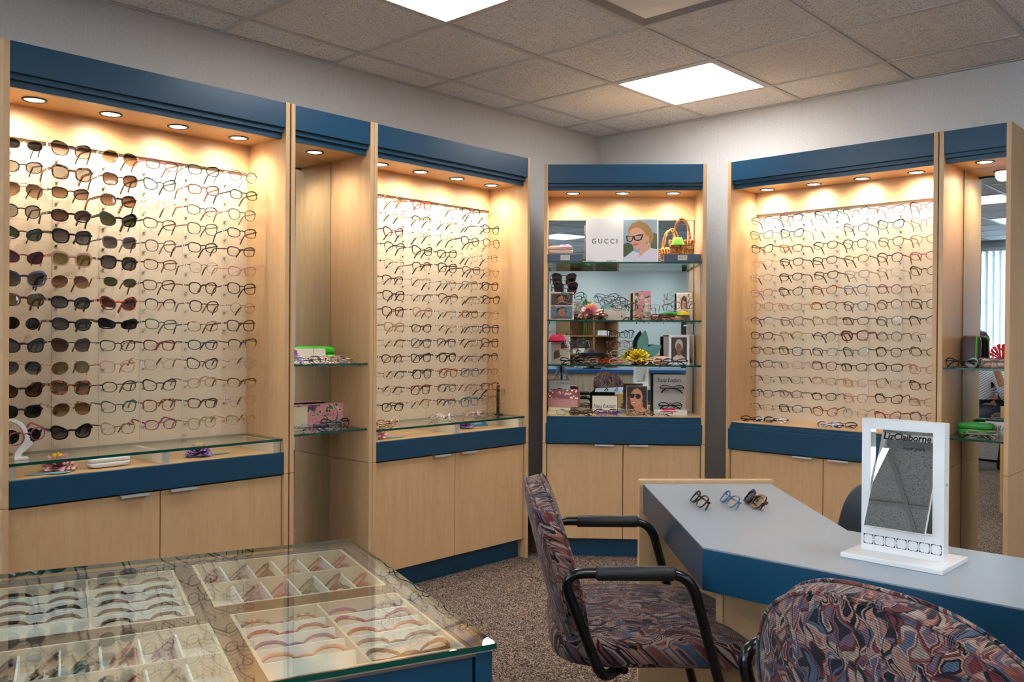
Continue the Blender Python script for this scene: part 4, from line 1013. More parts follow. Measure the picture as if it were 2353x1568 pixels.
def cloth(parent, w, d, mat, z, drop=.02, seed=0, name='cleaning_cloth'):
    rg_ = random.Random(seed)
    def f(u_, v_):
        a, c = (u_-.5)*w, (v_-.5)*d
        e = max(abs(u_-.5), abs(v_-.5))*2
        return (a, c, z-drop*max(0, e-.55)**1.3*2+.004*math.sin(9*u_+seed)*math.sin(7*v_))
    return MB().grid(f, 10, 8, mat, True).obj(name, parent)
def stand_post(cab, x, y, z, h, label, arms):
    t = sub_thing(cab, 'frame_stand', label, 'stand', (x, y, z), group='clear acrylic frame stands')
    bx('base', t, -.035, .035, -.03, .03, 0, .004, 'acrylic'); bx('post', t, -.007, .007, -.003, .003, .004, h, 'acrylic')
    for a in arms: MB().tube([(-.014, -.012, a), (0, -.004, a-.004), (.014, -.012, a)], .003, 'acrylic', 6).obj('nose_rest', t)
    return t
# floral print -----------------------------------------------------------
mt, nt, b, o = newmat('floral_box')
v = coords(nt, (1, 1, 1)); wn = N(nt, 'ShaderNodeTexVoronoi'); wn.inputs['Scale'].default_value = 24; nt.links.new(v, wn.inputs['Vector'])
n1 = noise(nt, v, 26, 1, .5, 1.0)
k1 = ramp(nt, n1, [(0, S(226, 150, 156)), (.52, S(226, 150, 156)), (.53, S(236, 214, 190)), (.56, S(96, 112, 88)), (.66, S(92, 60, 84)), (.74, S(190, 96, 150))], 'CONSTANT')
nt.links.new(k1, b.inputs['Base Color']); b.inputs['Roughness'].default_value = .5
mt, nt, b, o = newmat('maroon_floral')
v = coords(nt, (1, 1, 1)); wn = N(nt, 'ShaderNodeTexVoronoi'); wn.inputs['Scale'].default_value = 55; nt.links.new(v, wn.inputs['Vector'])
nt.links.new(ramp(nt, wn.outputs['Distance'], [(0, S(240, 196, 190)), (.30, S(228, 168, 164)), (.36, S(118, 44, 52))], 'CONSTANT'), b.inputs['Base Color'])
mt, nt, b, o = newmat('straw')
v = coords(nt, (1, 1, 1)); n1 = noise(nt, v, 70, 2, .5, .4)
nt.links.new(ramp(nt, n1, [(.35, S(150, 72, 26)), (.5, S(212, 126, 54)), (.65, S(236, 190, 120))]), b.inputs['Base Color'])

# ---- corner cabinet D ---------------------------------------------------
X = lambda u_: .462+(u_-1434)/400.0
z = 1.714
for x0, x1, w_ in ((.024, .222, 'left'), (.700, .898, 'right')):
    t = sub_thing(cabD, 'display_riser', f'slate blue display riser with small name plate, {w_} end of top shelf', 'riser', ((x0+x1)/2, .06, z))
    bx('block', t, -(x1-x0)/2, (x1-x0)/2, -.045, .045, 0, .042, 'slate_box', .0015); bx('name_plate', t, -.026, .026, -.047, -.0452, .008, .036, 'tag_metal'); text('GUCCI', t, (0, -.0475, .022), UP, .012, 'ink', spacing=1.2, extrude=.0002)
t = case(cabD, .095, .06, 1.757, .14, .05, .048, 'pink_case', 'cream rounded case under a pink cloth on the left riser'); cloth(t, .085, .06, 'pink_cloth', .053, .02, 2).location = (.025, 0, 0)
case(cabD, .205, .19, z, .12, .06, .034, 'bright_green', 'green and brown case behind the left riser', lid='brown_case')
t = sub_thing(cabD, 'poster_board', 'white fashion poster with a portrait on the top shelf', 'poster', (.460, .125, z), 0, rotx=R(-4))
bx('board', t, -.204, .204, 0, .006, 0, .258, 'paper_white', .0008)
text('GUCCI', t, (-.098, -.0006, .125), UP, .040, 'ink', spacing=1.45, extrude=.0001, sx=.92)
printed(t, -.195, .010, .19, .006, [('small_print', [(0, .2), (.2, .2), (.2, .7), (0, .7)]), ('small_print', [(.55, .5), (.85, .5), (.85, 1), (.55, 1)]), ('small_print', [(.55, 0), (.72, 0), (.72, .35), (.55, .35)])], name='small_print')
SKY, FOL, HR, SK, SHR = pc(150, 178, 196), pc(70, 84, 52), pc(168, 128, 86), pc(214, 164, 136), pc(214, 212, 230)
printed(t, .007, .008, .190, .240, [(SKY, FULL), (FOL, [(0, .12), (0, .42), (.12, .46), (.3, .4), (.3, .12)]), (pc(92, 104, 70), [(.82, .3), (.8, .6), (.9, .7), (1, .66), (1, .3)]),
    (HR, [(.16, .62), (.14, .78), (.26, .92), (.46, .98), (.66, .93), (.82, .8), (.9, .6), (.86, .46), (.74, .38), (.6, .5), (.5, .7)]), (SHR, [(0, 0), (.02, .1), (.28, .26), (.5, .2), (.74, .34), (1, .3), (1, 0)]),
    (SK, [(.46, .10), (.50, .34), (.78, .46), (.80, .32), (.62, .22)]), (SK, [(.20, .78), (.17, .62), (.21, .52), (.25, .44), (.30, .34), (.40, .29), (.56, .36), (.72, .50), (.76, .64), (.66, .80), (.45, .86)]),
    (HR, [(.18, .74), (.24, .88), (.46, .94), (.70, .84), (.78, .64), (.68, .60), (.60, .74), (.44, .82), (.30, .80)]), (pc(186, 98, 96), [(.27, .42), (.37, .445), (.46, .43), (.38, .385), (.30, .385)]),
    (pc(26, 24, 28), [(.08, .62), (.10, .50), (.20, .46), (.28, .52), (.30, .57), (.32, .52), (.42, .49), (.54, .52), (.60, .66), (.44, .65), (.30, .61)]), (pc(196, 158, 140), [(.12, .60), (.13, .51), (.20, .49), (.26, .53), (.27, .60)]), (pc(196, 158, 140), [(.34, .61), (.35, .54), (.42, .52), (.51, .55), (.55, .63)]),
    (SK, ell(.73, .52, .035, .06, 10)), (pc(240, 238, 230), ell(.735, .44, .02, .018, 8))])
# straw basket on the right riser
t = sub_thing(cabD, 'straw_basket', 'small woven straw basket with tall handles and lime cloth', 'basket', (.800, .065, 1.757), R(-6))
mb = MB()
for k in range(7):
    zz = .004+k*.0115; s_ = .058+.010*k/6; dd = .034+.004*k/6; off = .0016*(1 if k % 2 else -1)
    mb.tube([(-s_+off, -dd, zz), (s_-off, -dd, zz), (s_, -dd+off, zz), (s_, dd, zz), (-s_, dd, zz), (-s_, -dd+off, zz)], .0058, 'straw', 6, closed=True)
mb.obj('woven_bands', t)
mb = MB()
for k in range(9):
    a = -1+2*k/8
    for sy_ in (-1, 1): mb.tube([(a*.056, sy_*.0355, 0), (a*.066, sy_*.042, .080)], .0045, 'straw', 5)
mb.box(-.055, .055, -.03, .03, 0, .004, 'straw'); mb.obj('woven_stakes', t)
for sy_ in (-.03, .034):
    pts = [(.046*math.cos(R(a)), sy_, .075+.122*math.sin(R(a))) for a in range(180, -1, -12)]; MB().tube(pts, .0052, 'straw', 8).obj('handle', t)
cl = cloth(t, .075, .075, 'lime_cloth', .094, .05, 3); cl.location = (-.022, -.018, 0); cl.rotation_euler = (R(12), 0, 0)
z = 1.381
stand_post(cabD, .125, .14, z, .26, 'clear acrylic stand holding sunglasses on the second shelf', (.05, .1, .15, .2, .245))
M_ = um(cabD)
def onst(x, y, zz, s, label, yaw=0, rx=0, grp='frames on stands in the corner cabinet'): eyewear(s[0], s[1], s[2], s[3], dloc((x, y, zz)), (R(rx), 0, R(yaw)), label, grp, parent_m=M_, fold=False if y < .17 else True)
onst(.118, .085, 1.617, ('butterfly', 'pl', 'dtort', 'dbrown'), 'large brown-lensed sunglasses at top of the clear stand', 6)
onst(.128, .085, 1.568, ('butterfly', 'pl', 'rtort', 'purple'), 'purple-lensed sunglasses second from top of the clear stand', 6)
onst(.165, .075, 1.512, ('cat', 'pl', 'black', 'clear'), 'black cat-eye eyeglasses below the stand sunglasses', -8)
onst(.150, .080, 1.462, ('rect', 'pl', 'nude', 'clear'), 'pale nude eyeglasses low on the clear stand', 10)
onst(.160, .078, 1.418, ('oval', 'pl', 'crystal', 'clear'), 'clear crystal eyeglasses at bottom of the clear stand', 8)
def card(name, label, cat, x, y, zz, w, h, layers, yaw=0, tilt=-8, border=.004, mat='paper_white', grp=None):
    t = sub_thing(cabD, name, label, cat, (x, y, zz), R(yaw), grp, rotx=R(tilt)); bx('card', t, -w/2, w/2, 0, .004, 0, h, mat, .0005)
    for (x0, z0, ww, hh, lay) in layers: printed(t, -w/2+x0, z0, ww, hh, lay)
    return t
card('picture_card', 'tall card with two small portraits behind the sunglasses stand', 'picture', .105, .22, z, .14, .165, [(.008, .088, .124, .070, portrait(pc(90, 88, 86), pc(30, 24, 22), pc(196, 120, 84), pc(60, 44, 40))), (.008, .008, .124, .074, portrait(pc(104, 138, 166), pc(28, 22, 20), pc(190, 122, 84), pc(110, 84, 80)))])
flower(cabD, .282, .12, z+.02, 'petal_pink', .062, 'pink paper peony with yellow centre on the second shelf', 4).rotation_euler.rotate(Euler((R(0), 0, 0)))
leaf(cabD, .345, .19, z, .11, .034, 'leaf_teal', 'teal paper leaf upright behind the pink peony', R(0), 0).matrix_world = M_ @ Matrix.Translation(dloc((.355, .19, z))) @ Euler((R(90), R(-75), 0)).to_matrix().to_4x4()
folded(cabD, .305, .045, z, ('oval', 'pl', 'bronze'), 'bronze eyeglasses folded in front of the pink peony', 3)
t = sub_thing(cabD, 'gift_box', 'cream box under the stepped row of eyeglasses', 'box', (.425, .18, z)); rbox(t, 'carton', .125, .06, .060, 'cream_card', .002); bx('lid', t, -.064, .064, -.0315, .0315, .060, .066, 'cream_card')
t = sub_thing(cabD, 'stepped_stand', 'clear stepped stand under four eyeglasses', 'stand', (.425, .10, z), group='clear acrylic frame stands')
for k in range(5): bx('fin', t, -.05+k*.025, -.047+k*.025, -.05, .04, 0, .05, 'acrylic')
for n, (u_, zz, yy, s) in enumerate([(1398, 1.512, .155, ('rect', 'pl', 'dtort', 'clear')), (1414, 1.490, .125, ('rect', 'pl', 'brown', 'clear')), (1428, 1.470, .095, ('oval', 'pl', 'taupe', 'clear')), (1437, 1.452, .06, ('cat', 'pl', 'black', 'clear'))]):
    onst(X(u_), yy, zz, s, f"{FR[s[2]][1]} eyeglasses, {['topmost', 'second', 'third', 'lowest'][n]} of the stepped row on second shelf", -10)
t = sub_thing(cabD, 'floral_carton', 'upright pink floral carton on the second shelf', 'box', (.588, .19, z)); bx('carton', t, -.046, .046, -.028, .028, 0, .168, 'floral_box', .0008); bx('carton_side', t, -.052, -.0462, -.027, .027, .002, .162, 'cream_box')
t = sub_thing(cabD, 'nose_stand', 'stone-coloured nose shaped stand before the floral carton', 'stand', (.610, .13, z))
mb = MB()
mb.add([(-.012, 0, .10), (.012, 0, .10), (-.022, -.004, .045), (.022, -.004, .045), (-.024, 0, .0), (.024, 0, .0), (0, -.020, .095), (0, -.042, .045), (0, -.03, .03), (0, -.03, 0), (0, .012, .1), (0, .014, 0)],
    [(0, 2, 7, 6), (6, 7, 3, 1), (2, 4, 9, 8), (2, 8, 7), (8, 9, 5, 3), (7, 8, 3), (0, 6, 1, 10), (0, 10, 11, 4, 2), (1, 3, 5, 11, 10), (4, 11, 5, 9)], 'sign_grey'); mb.obj('nose', t)
onst(.612, .088, 1.452, ('oval', 'metal', 'bronze', 'clear'), 'thin bronze eyeglasses resting on the nose shaped stand', -6)
t = sub_thing(cabD, 'white_riser', 'white fluted riser under stacked eyeglasses at right of second shelf', 'riser', (.820, .12, z)); bx('top_plate', t, -.04, .04, -.04, .04, .055, .062, 'white_plastic')
for k in range(5): bx('flute', t, -.036+k*.016, -.030+k*.016, -.038, .038, 0, .055, 'acrylic')
for n, (zz, yy, s) in enumerate([(1.530, .13, ('oval', 'metal', 'gold', 'clear')), (1.498, .115, ('rect', 'metal', 'rose', 'clear')), (1.466, .095, ('rect', 'pl', 'smoke', 'clear'))]):
    onst(.815, yy, zz, s, f"{FR[s[2]][1]} eyeglasses, {['top', 'middle', 'bottom'][n]} of the stack at right of second shelf", 4)
card('portrait_card', 'portrait card behind the stacked eyeglasses, right end of second shelf', 'picture', .845, .24, z, .085, .165, [(.006, .006, .073, .150, portrait(pc(206, 196, 190), pc(70, 44, 32), pc(204, 138, 98), pc(90, 92, 100), long=True))])
t = case(cabD, .775, .215, z, .13, .05, .05, 'pink_case', 'cream and green case with a yellow cloth on second shelf', lid='green_case'); cloth(t, .07, .06, 'yellow_cloth', .056, .035, 5).location = (.05, -.02, 0)
for n, (u_, s, w_) in enumerate([(1458, ('rect', 'metal', 'gun'), 'between the cream box and floral carton'), (1489, ('oval', 'pl', 'ltort'), 'under the nose shaped stand'), (1527, ('oval', 'pl', 'burg'), 'left of the white riser')]):
    folded(cabD, X(u_), .045+.02*(n % 2), z, s, f'{FR[s[2]][1]} folded eyeglasses {w_}', 5-4*n, 30)
z = 1.119
t = card('pattern_card', 'cream patterned card with a hot pink cloth, left of third shelf', 'picture', .10, .2, z, .11, .165, [(.006, .006, .098, .15, [(pc(214, 204, 190), FULL), (pc(96, 78, 66), [(.1, .1), (.5, .2), (.4, .5), (.12, .4)]), (pc(120, 60, 60), [(.5, .5), (.9, .55), (.8, .8), (.55, .75)])])])
c_ = cloth(t, .10, .06, 'hot_pink', .19, .055, 7); c_.location = (-.02, -.03, -.03)
stand_post(cabD, .105, .13, z, .185, 'clear acrylic stand at left of third shelf', (.06, .11, .165))
onst(.10, .085, 1.288, ('rect', 'metal', 'gold', 'clear'), 'thin gold eyeglasses on top of the third shelf left stand', 12)
onst(.185, .075, 1.236, ('panto', 'pl', 'black', 'clear'), 'black rounded eyeglasses halfway up the third shelf left stand', -14)
onst(.15, .085, 1.182, ('oval', 'pl', 'ltort', 'clear'), 'light tortoiseshell eyeglasses low on the third shelf left stand', 8)
for u_, yy, s, w_ in [(1316, .04, ('cat', 'pl', 'black'), 'in front of the pink cloth'), (1349, .055, ('oval', 'pl', 'multi'), 'second from left along third shelf'), (1386, .06, ('rect', 'pl', 'rtort'), 'left of the middle stand'), (1430, .045, ('oval', 'pl', 'nude'), 'at the foot of the middle stand')]:
    folded(cabD, X(u_), yy, z, s, f'{FR[s[2]][1]} folded eyeglasses {w_}', -6, 35)
stand_post(cabD, .462, .14, z, .185, 'clear acrylic stand in the middle of third shelf', (.06, .11, .165))
onst(.462, .088, 1.286, ('cat', 'pl', 'black', 'clear'), 'black cat-eye eyeglasses on top of the middle stand', 0)
onst(.462, .088, 1.229, ('rect', 'pl', 'rtort', 'clear'), 'red tortoiseshell eyeglasses on the middle stand of third shelf', 0)
onst(.462, .088, 1.176, ('oval', 'pl', 'crystal', 'clear'), 'clear crystal eyeglasses low on the middle stand', 0)
flower(cabD, .558, .10, z+.015, 'petal_yellow', .062, 'yellow paper flower on the third shelf', 9)
for n, (a, L_, w_) in enumerate([(-80, .15, 'upright'), (-30, .12, 'slanting')]):
    leaf(cabD, 0, 0, 0, L_, .036, 'leaf_teal', f'{w_} teal paper leaf behind the yellow flower').matrix_world = M_ @ Matrix.Translation(dloc((.575+.015*n, .15, z+.045))) @ Euler((R(90), R(a), 0), 'XYZ').to_matrix().to_4x4()
case(cabD, .685, .18, z, .13, .055, .045, 'pink_case', 'pale cream case right of the yellow flower')
card('framed_portrait', 'white framed portrait standing at right of third shelf', 'picture', .800, .13, z, .115, .168, [(.014, .016, .087, .138, portrait(pc(60, 46, 40), pc(196, 188, 180), pc(150, 92, 66), pc(206, 186, 168)))], -6)
card('portrait_card', 'second portrait card behind the white framed portrait', 'picture', .855, .21, z, .09, .170, [(.006, .006, .078, .155, portrait(pc(200, 190, 184), pc(96, 48, 30), pc(196, 128, 92), pc(120, 84, 60), long=True))])
card('green_card', 'grey-green card leaning beside the white framed portrait', 'card', .745, .2, z, .05, .160, [], 0, -10, mat='sign_grey')
folded(cabD, X(1498), .05, z, ('rect', 'thick', 'tort'), 'thick tortoiseshell eyeglasses folded before the yellow flower', 4, 40)
folded(cabD, X(1557), .05, z, ('rect', 'pl', 'navy'), 'navy eyeglasses folded before the framed portrait', -4, 30)
z = .826
t = sub_thing(cabD, 'gift_box', 'two stacked cream boxes under the maroon floral box', 'box', (.095, .14, z)); bx('carton', t, -.066, .066, -.07, .07, 0, .020, 'cream_box', .0006); bx('lid', t, -.062, .062, -.066, .066, .0205, .040, 'cream_box', .0006)
t = sub_thing(cabD, 'floral_box', 'maroon box printed with pale flowers on the bottom ledge', 'box', (.122, .13, z+.041), R(-9)); MB().prism([(-.085, -.05), (.085, -.05), (.085, .05), (-.085, .05)], 0, .055, 'dusty_pink').obj('carton', t, bev=.002)
MB().add([(-.09, -.054, .05), (.09, -.054, .05), (.09, .054, .05), (-.09, .054, .05), (-.078, -.036, .098), (.078, -.036, .098), (.078, .04, .098), (-.078, .04, .098)], [(0, 3, 2, 1), (4, 5, 6, 7), (0, 1, 5, 4), (1, 2, 6, 5), (2, 3, 7, 6), (3, 0, 4, 7)], 'maroon_floral').obj('lid', t)
text('COACH', t, (.0, -.047, .078), (R(66), 0, 0), .018, 'dusty_pink', extrude=.0003, spacing=1.2)
t = card('brand_card', 'card with a dark-haired portrait behind the maroon box', 'picture', .095, .235, z, .125, .185, [(.008, .01, .108, .142, portrait(pc(196, 204, 208), pc(30, 22, 20), pc(176, 108, 76), pc(120, 120, 124)))], mat='sign_grey'); text('COACH', t, (.02, -.0008, .168), UP, .017, 'ink', extrude=.0002, spacing=1.3)
t = sub_thing(cabD, 'brand_sign', 'small white lettered sign in a black frame on the bottom ledge', 'sign', (.366, .15, z), 0, rotx=R(-4)); bx('frame', t, -.074, .074, 0, .006, 0, .106, 'ink', .0006); bx('face', t, -.0705, .0705, -.001, 0, .0035, .1025, 'cream_card'); gothic('Juicy Couture', t, (0, -.0016, .042), .0148)
card('portrait_card', 'card with a woman wearing sunglasses on the bottom ledge', 'picture', .556, .15, z+.012, .118, .150, [(.002, .002, .114, .146, [(pc(58, 34, 28), FULL), (pc(112, 54, 40), [(.02, .05), (.12, .05), (.14, .6), (.02, .6)]), (pc(200, 128, 90), [(.3, 0), (.42, .3), (.8, .4), (.92, .12), (.98, 0)]), (pc(214, 142, 100), [(.2, .72), (.17, .5), (.2, .3), (.34, .2), (.52, .22), (.74, .4), (.8, .6), (.74, .8), (.56, .92), (.36, .88)]), (pc(50, 28, 22), [(.14, .62), (.22, .86), (.5, .97), (.56, .9), (.72, .8), (.8, .55), (.78, .2), (.98, .1), (1, 1), (.1, 1)]), (pc(34, 24, 24), ell(.27, .62, .115, .095, 14)), (pc(34, 24, 24), ell(.56, .60, .135, .10, 14)), (pc(34, 24, 24), [(.3, .66), (.5, .66), (.5, .69), (.3, .69)]), (pc(184, 104, 90), ell(.34, .37, .12, .06, 12)), (pc(244, 232, 224), ell(.34, .372, .08, .022, 10)), (pc(196, 124, 88), [(.36, .46), (.41, .56), (.46, .46)])])], -3)
t = sub_thing(cabD, 'frame_display', 'white lettered display with a small shelf of eyeglasses', 'display', (.755, .19, z), R(-3)); bx('back_panel', t, -.092, .092, .02, .035, 0, .225, 'sign_grey', .001); bx('shelf', t, -.088, .088, -.045, .02, .128, .132, 'acrylic'); bx('foot', t, -.092, .092, -.075, .02, 0, .028, 'white_plastic', .001)
gothic('Juicy Couture', t, (0, .0194, .190), .0158)
c_ = cloth(t, .10, .08, 'hot_pink', .034, .02, 11); c_.location = (-.01, -.04, 0)
folded(cabD, .765, .165, z+.133, ('rect', 'half', 'gun'), 'gunmetal half-rim eyeglasses on the shelf of the lettered display', 0, 35)
folded(cabD, .755, .155, z+.036, ('oval', 'pl', 'black'), 'black eyeglasses on the pink cloth of the lettered display', 0, 35)
for u_, yy, s, w_, an in [(1307, .055, ('oval', 'pl', 'smoke'), 'before the maroon box', -8), (1350, .075, ('rect', 'pl', 'ltort'), 'between maroon box and lettered sign', 6), (1338, .032, ('rect', 'pl', 'dtort'), 'at the front left of bottom ledge', -5), (1404, .034, ('oval', 'pl', 'purple'), 'before the small lettered sign', 4), (1398, .10, ('oval', 'pl', 'dtort'), 'right behind the purple pair on bottom ledge', 0),
        (1470, .034, ('oval', 'pl', 'ltort'), 'before the sunglasses portrait', -3), (1473, .09, ('rect', 'pl', 'multi'), 'at the foot of the sunglasses portrait', 2), (1524, .040, ('rect', 'metal', 'gun'), 'at the front right of bottom ledge', 4)]:
    folded(cabD, X(u_), yy, z, s, f'{FR[s[2]][1]} folded eyeglasses {w_}', an, 38)

# ---- left niche B -------------------------------------------------------
z = 1.099
flower(cabB, .085, .14, z+.01, 'petal_purple', .05, 'lilac paper flower at left of the left niche upper shelf', 12)
case(cabB, .255, .215, z, .235, .06, .075, 'bright_green', 'bright green case behind a cream card in the left niche')
t = sub_thing(cabB, 'cream_card', 'cream card leaning on the bright green case', 'card', (.215, .165, z), 0, rotx=R(-8)); bx('card', t, -.085, .085, 0, .003, 0, .066, 'cream_card'); MB().tube([(.014, -.001, .01), (.018, -.001, .05), (.02, -.001, .066)], .0007, 'ink', 5).obj('loop', t)
for n, (x, yy, s) in enumerate([(.10, .03, ('rect', 'pl', 'dtort')), (.165, .075, ('oval', 'metal', 'bronze')), (.225, .055, ('oval', 'pl', 'nude')), (.285, .095, ('oval', 'pl', 'gray')), (.345, .125, ('rect', 'metal', 'gold'))]):
    folded(cabB, x, yy, z, s, f'{FR[s[2]][1]} folded eyeglasses, {ORD[n]} from left on the left niche upper shelf', -18, 30)
z = .797
t = sub_thing(cabB, 'floral_box', 'pink camouflage-floral box on the left niche lower shelf', 'box', (.315, .225, z), R(4)); bx('carton', t, -.115, .115, -.03, .03, 0, .105, 'floral_box', .0008); text('COACH', t, (.015, -.0306, .056), UP, .017, 'ink', extrude=.0003, spacing=1.25); printed(t, .0, .068, .03, .012, [('ink', [(0, .1), (.25, .1), (.3, .9), (.1, .8)]), ('ink', [(.32, .1), (.5, .1), (.55, .8), (.38, .7)]), ('ink', [(.62, .1), (.98, .1), (.9, .9), (.66, .7)])], -.0302, 'emblem')
t = sub_thing(cabB, 'gift_box', 'cream box left of the pink floral box in left niche', 'box', (.125, .20, z), R(-14)); bx('carton', t, -.07, .07, -.045, .045, 0, .105, 'cream_box', .0008); bx('lid', t, -.072, .072, -.047, .047, .105, .110, 'floral_box')
for n, (x, yy, s, w_) in enumerate([(.165, .055, ('oval', 'pl', 'navy'), 'at the front of left niche lower shelf'), (.09, .075, ('oval', 'pl', 'crystal'), 'at left of left niche lower shelf'), (.27, .10, ('rect', 'pl', 'gray'), 'mid left niche lower shelf'), (.34, .145, ('cat', 'pl', 'dtort'), 'at right of left niche lower shelf')]):
    folded(cabB, x, yy, z, s, f'{FR[s[2]][1]} folded eyeglasses {w_}', -20, 28)

# ---- right niche F ------------------------------------------------------
z = 1.094
case(cabF, .080, .225, z, .088, .045, .150, 'brown_case', 'dark brown case with green stripe standing in right niche', upright=True, band='bright_green', rotx=R(-6))
t = case(cabF, .198, .20, z, .125, .06, .042, 'pink_case', 'pale pink case with a red bow in right niche')
mb = MB()
for k in range(9):
    a = R(-30+k*25); b2 = R(-30+k*25+20); mb.add([(0, 0, .04), (.05*math.cos(a), -.012, .065+.045*math.sin(a)), (.052*math.cos((a+b2)/2), .006, .065+.048*math.sin((a+b2)/2)), (.05*math.cos(b2), -.012, .065+.045*math.sin(b2))], [(0, 1, 2), (0, 2, 3)], 'red_ribbon')
mb.box(-.055, .055, -.03, .03, .0415, .0445, 'red_ribbon'); mb.obj('bow', t).location = (.025, 0, 0)
folded(cabF, .090, .055, z, ('cat', 'pl', 'black'), 'black cat-eye eyeglasses on the right niche upper shelf', 14, 15)
folded(cabF, .215, .10, z, ('square', 'pl', 'smoke'), 'smoky translucent eyeglasses beside the pink case', 8, 12)
z = .767
case(cabF, .120, .185, z, .155, .06, .066, 'green_case', 'deep green case on the right niche lower shelf', yaw=R(6))
t = sub_thing(cabF, 'lettered_box', 'white lettered box with black edges behind the green case', 'box', (.212, .262, z), R(0)); bx('carton', t, -.068, .068, -.022, .022, 0, .078, 'white_plastic', .0006); bx('lid', t, -.0695, .0695, -.0235, .0235, .070, .079, 'ink'); gothic('Juicy Couture', t, (0, -.0228, .036), .0145)
folded(cabF, .150, .075, z, ('oval', 'metal', 'silver'), 'thin silver eyeglasses in front of the green case', 6, 30)
folded(cabF, .165, .105, z, ('rect', 'pl', 'crystal'), 'clear crystal eyeglasses right in front of the green case', 6, 30)

# ---- sunglasses cabinet A: deck and ledge ------------------------------
t = sub_thing(cabA, 'face_stand', 'white profile-shaped face stand on the glass deck at left', 'stand', (.082, .105, .7855), R(8))
bx('base', t, -.024, .024, -.024, .024, 0, .010, 'white_gloss', .002)
pr = [(-.016, .010), (.006, .010), (.012, .022), (.030, .036), (.044, .046), (.048, .056), (.044, .062), (.036, .064), (.040, .070), (.034, .073), (.038, .079), (.028, .086), (.030, .094), (.026, .108), (.012, .128), (-.012, .142), (-.034, .146), (-.05, .142), (-.05, .136), (-.03, .136), (-.006, .124), (.010, .106), (.014, .094), (.014, .07), (.012, .056), (-.004, .040), (-.014, .026)]
MB().prism([(a, c) for a, c in pr], -.007, .007, 'white_gloss', axis='y').obj('profile', t, bev=.0015)
eyewear('panto', 'pl', 'magenta', 'clear', (.100, .065, .868), (R(8), R(-10), R(6)), 'magenta pink eyeglasses hung on the white face stand', 'frames on stands', parent_m=um(cabA), armcol='pinkx')
flower(cabA, .225, .14, .735, 'petal_pink', .050, 'pink paper peony under the glass deck at left', 15)
leaf(cabA, .215, .085, .729, .115, .022, 'leaf_blue', 'pale blue paper leaf reaching left of the pink peony', R(172)); leaf(cabA, .165, .06, .731, .085, .024, 'leaf_blue', 'rounded pale blue paper leaf before the pink peony', R(10))
case(cabA, .395, .115, .728, .155, .06, .040, 'white_gloss', 'glossy white case under the glass deck', yaw=R(4))
flower(cabA, .765, .135, .733, 'petal_purple', .044, 'purple paper flower under the sunglasses cabinet deck', 17); leaf(cabA, .80, .15, .729, .11, .016, 'leaf_blue', 'teal paper leaf right of the purple flower', R(-4))
# ---- cabinet C ----------------------------------------------------------
for n, (x, yy, s, w_, an) in enumerate([(.105, .075, ('oval', 'pl', 'ltort'), 'at far left of corner-side cabinet deck', -10), (.175, .10, ('oval', 'pl', 'amber'), 'second from left on corner-side cabinet deck', 8), (.545, .13, ('oval', 'metal', 'bronze'), 'left of the mid pair on corner-side deck', -4), (.61, .155, ('oval', 'pl', 'crystal'), 'mid corner-side cabinet deck', 6), (.865, .20, ('rect', 'pl', 'nude'), 'left of the black stand pair', -6), (.93, .175, ('oval', 'pl', 'beige'), 'next to the black frame stand', 4)]):
    folded(cabC, x, yy, .7855, s, f'{FR[s[2]][1]} folded eyeglasses {w_}', an-12, 35)
t = sub_thing(cabC, 'frame_stand', 'black notched frame stand at right of the glass deck', 'stand', (1.008, .165, .7855)); MB().lathe([(.0001, 0), (.030, 0), (.030, .006), (.010, .008), (.0001, .008)], 'black_plastic', 20).obj('base', t)
bx('post', t, -.008, .008, -.004, .004, .006, .165, 'black_plastic')
for k in range(5): bx('notch', t, -.0085, .0085, -.0055, -.0042, .05+k*.024, .053+k*.024, 'chrome')
eyewear('rect', 'metal', 'silver', 'clear', (1.005, .140, .915), (0, R(3), R(20)), 'thin silver eyeglasses hung on the black notched stand', 'frames on stands', parent_m=um(cabC), armcol='navy')
flower(cabC, .115, .12, .735, 'petal_pink', .045, 'pink paper flower under the corner-side cabinet deck', 19); leaf(cabC, .15, .11, .729, .12, .022, 'leaf_blue', 'pale blue paper leaf beside the pink flower', R(-14))
flower(cabC, .757, .165, .733, 'petal_purple', .040, 'purple paper flower under the corner-side cabinet deck', 23)
t = sub_thing(cabC, 'blue_card', 'small blue card with white lettering beside the purple flower', 'card', (.90, .19, .729), R(-12), rotx=R(-62)); bx('card', t, -.05, .05, 0, .0015, .0, .072, 'print_blue' if 'print_blue' in MATS else pc(52, 132, 168)); printed(t, -.04, .012, .075, .05, [('paper_white', [(a, c), (a+.12, c), (a+.12, c+.3), (a+.08, c+.3), (a+.08, c+.1), (a+.04, c+.1), (a+.04, c+.3), (a, c+.3)]) for c in (.1, .58) for a in (.1, .28, .46, .64)], name='white_marks')
# ---- cabinet E ledge ----------------------------------------------------
for x, yy, s, w_, an in [(.105, .10, ('oval', 'pl', 'dtort'), 'at far left of the right cabinet ledge', 6), (.165, .115, ('rect', 'metal', 'gun'), 'second on the right cabinet ledge', -4), (.225, .14, ('oval', 'pl', 'black'), 'third on the right cabinet ledge', 10), (.545, .10, ('oval', 'pl', 'navy'), 'front of the middle pair on right ledge', 4), (.60, .14, ('rect', 'pl', 'dtort'), 'behind the navy pair on right ledge', 8), (.87, .20, ('rect', 'pl', 'ltort'), 'behind the desk mirror on right ledge', 6)]:
    folded(cabE, x, yy, .762, s, f'{FR[s[2]][1]} folded eyeglasses {w_}', an, 42)
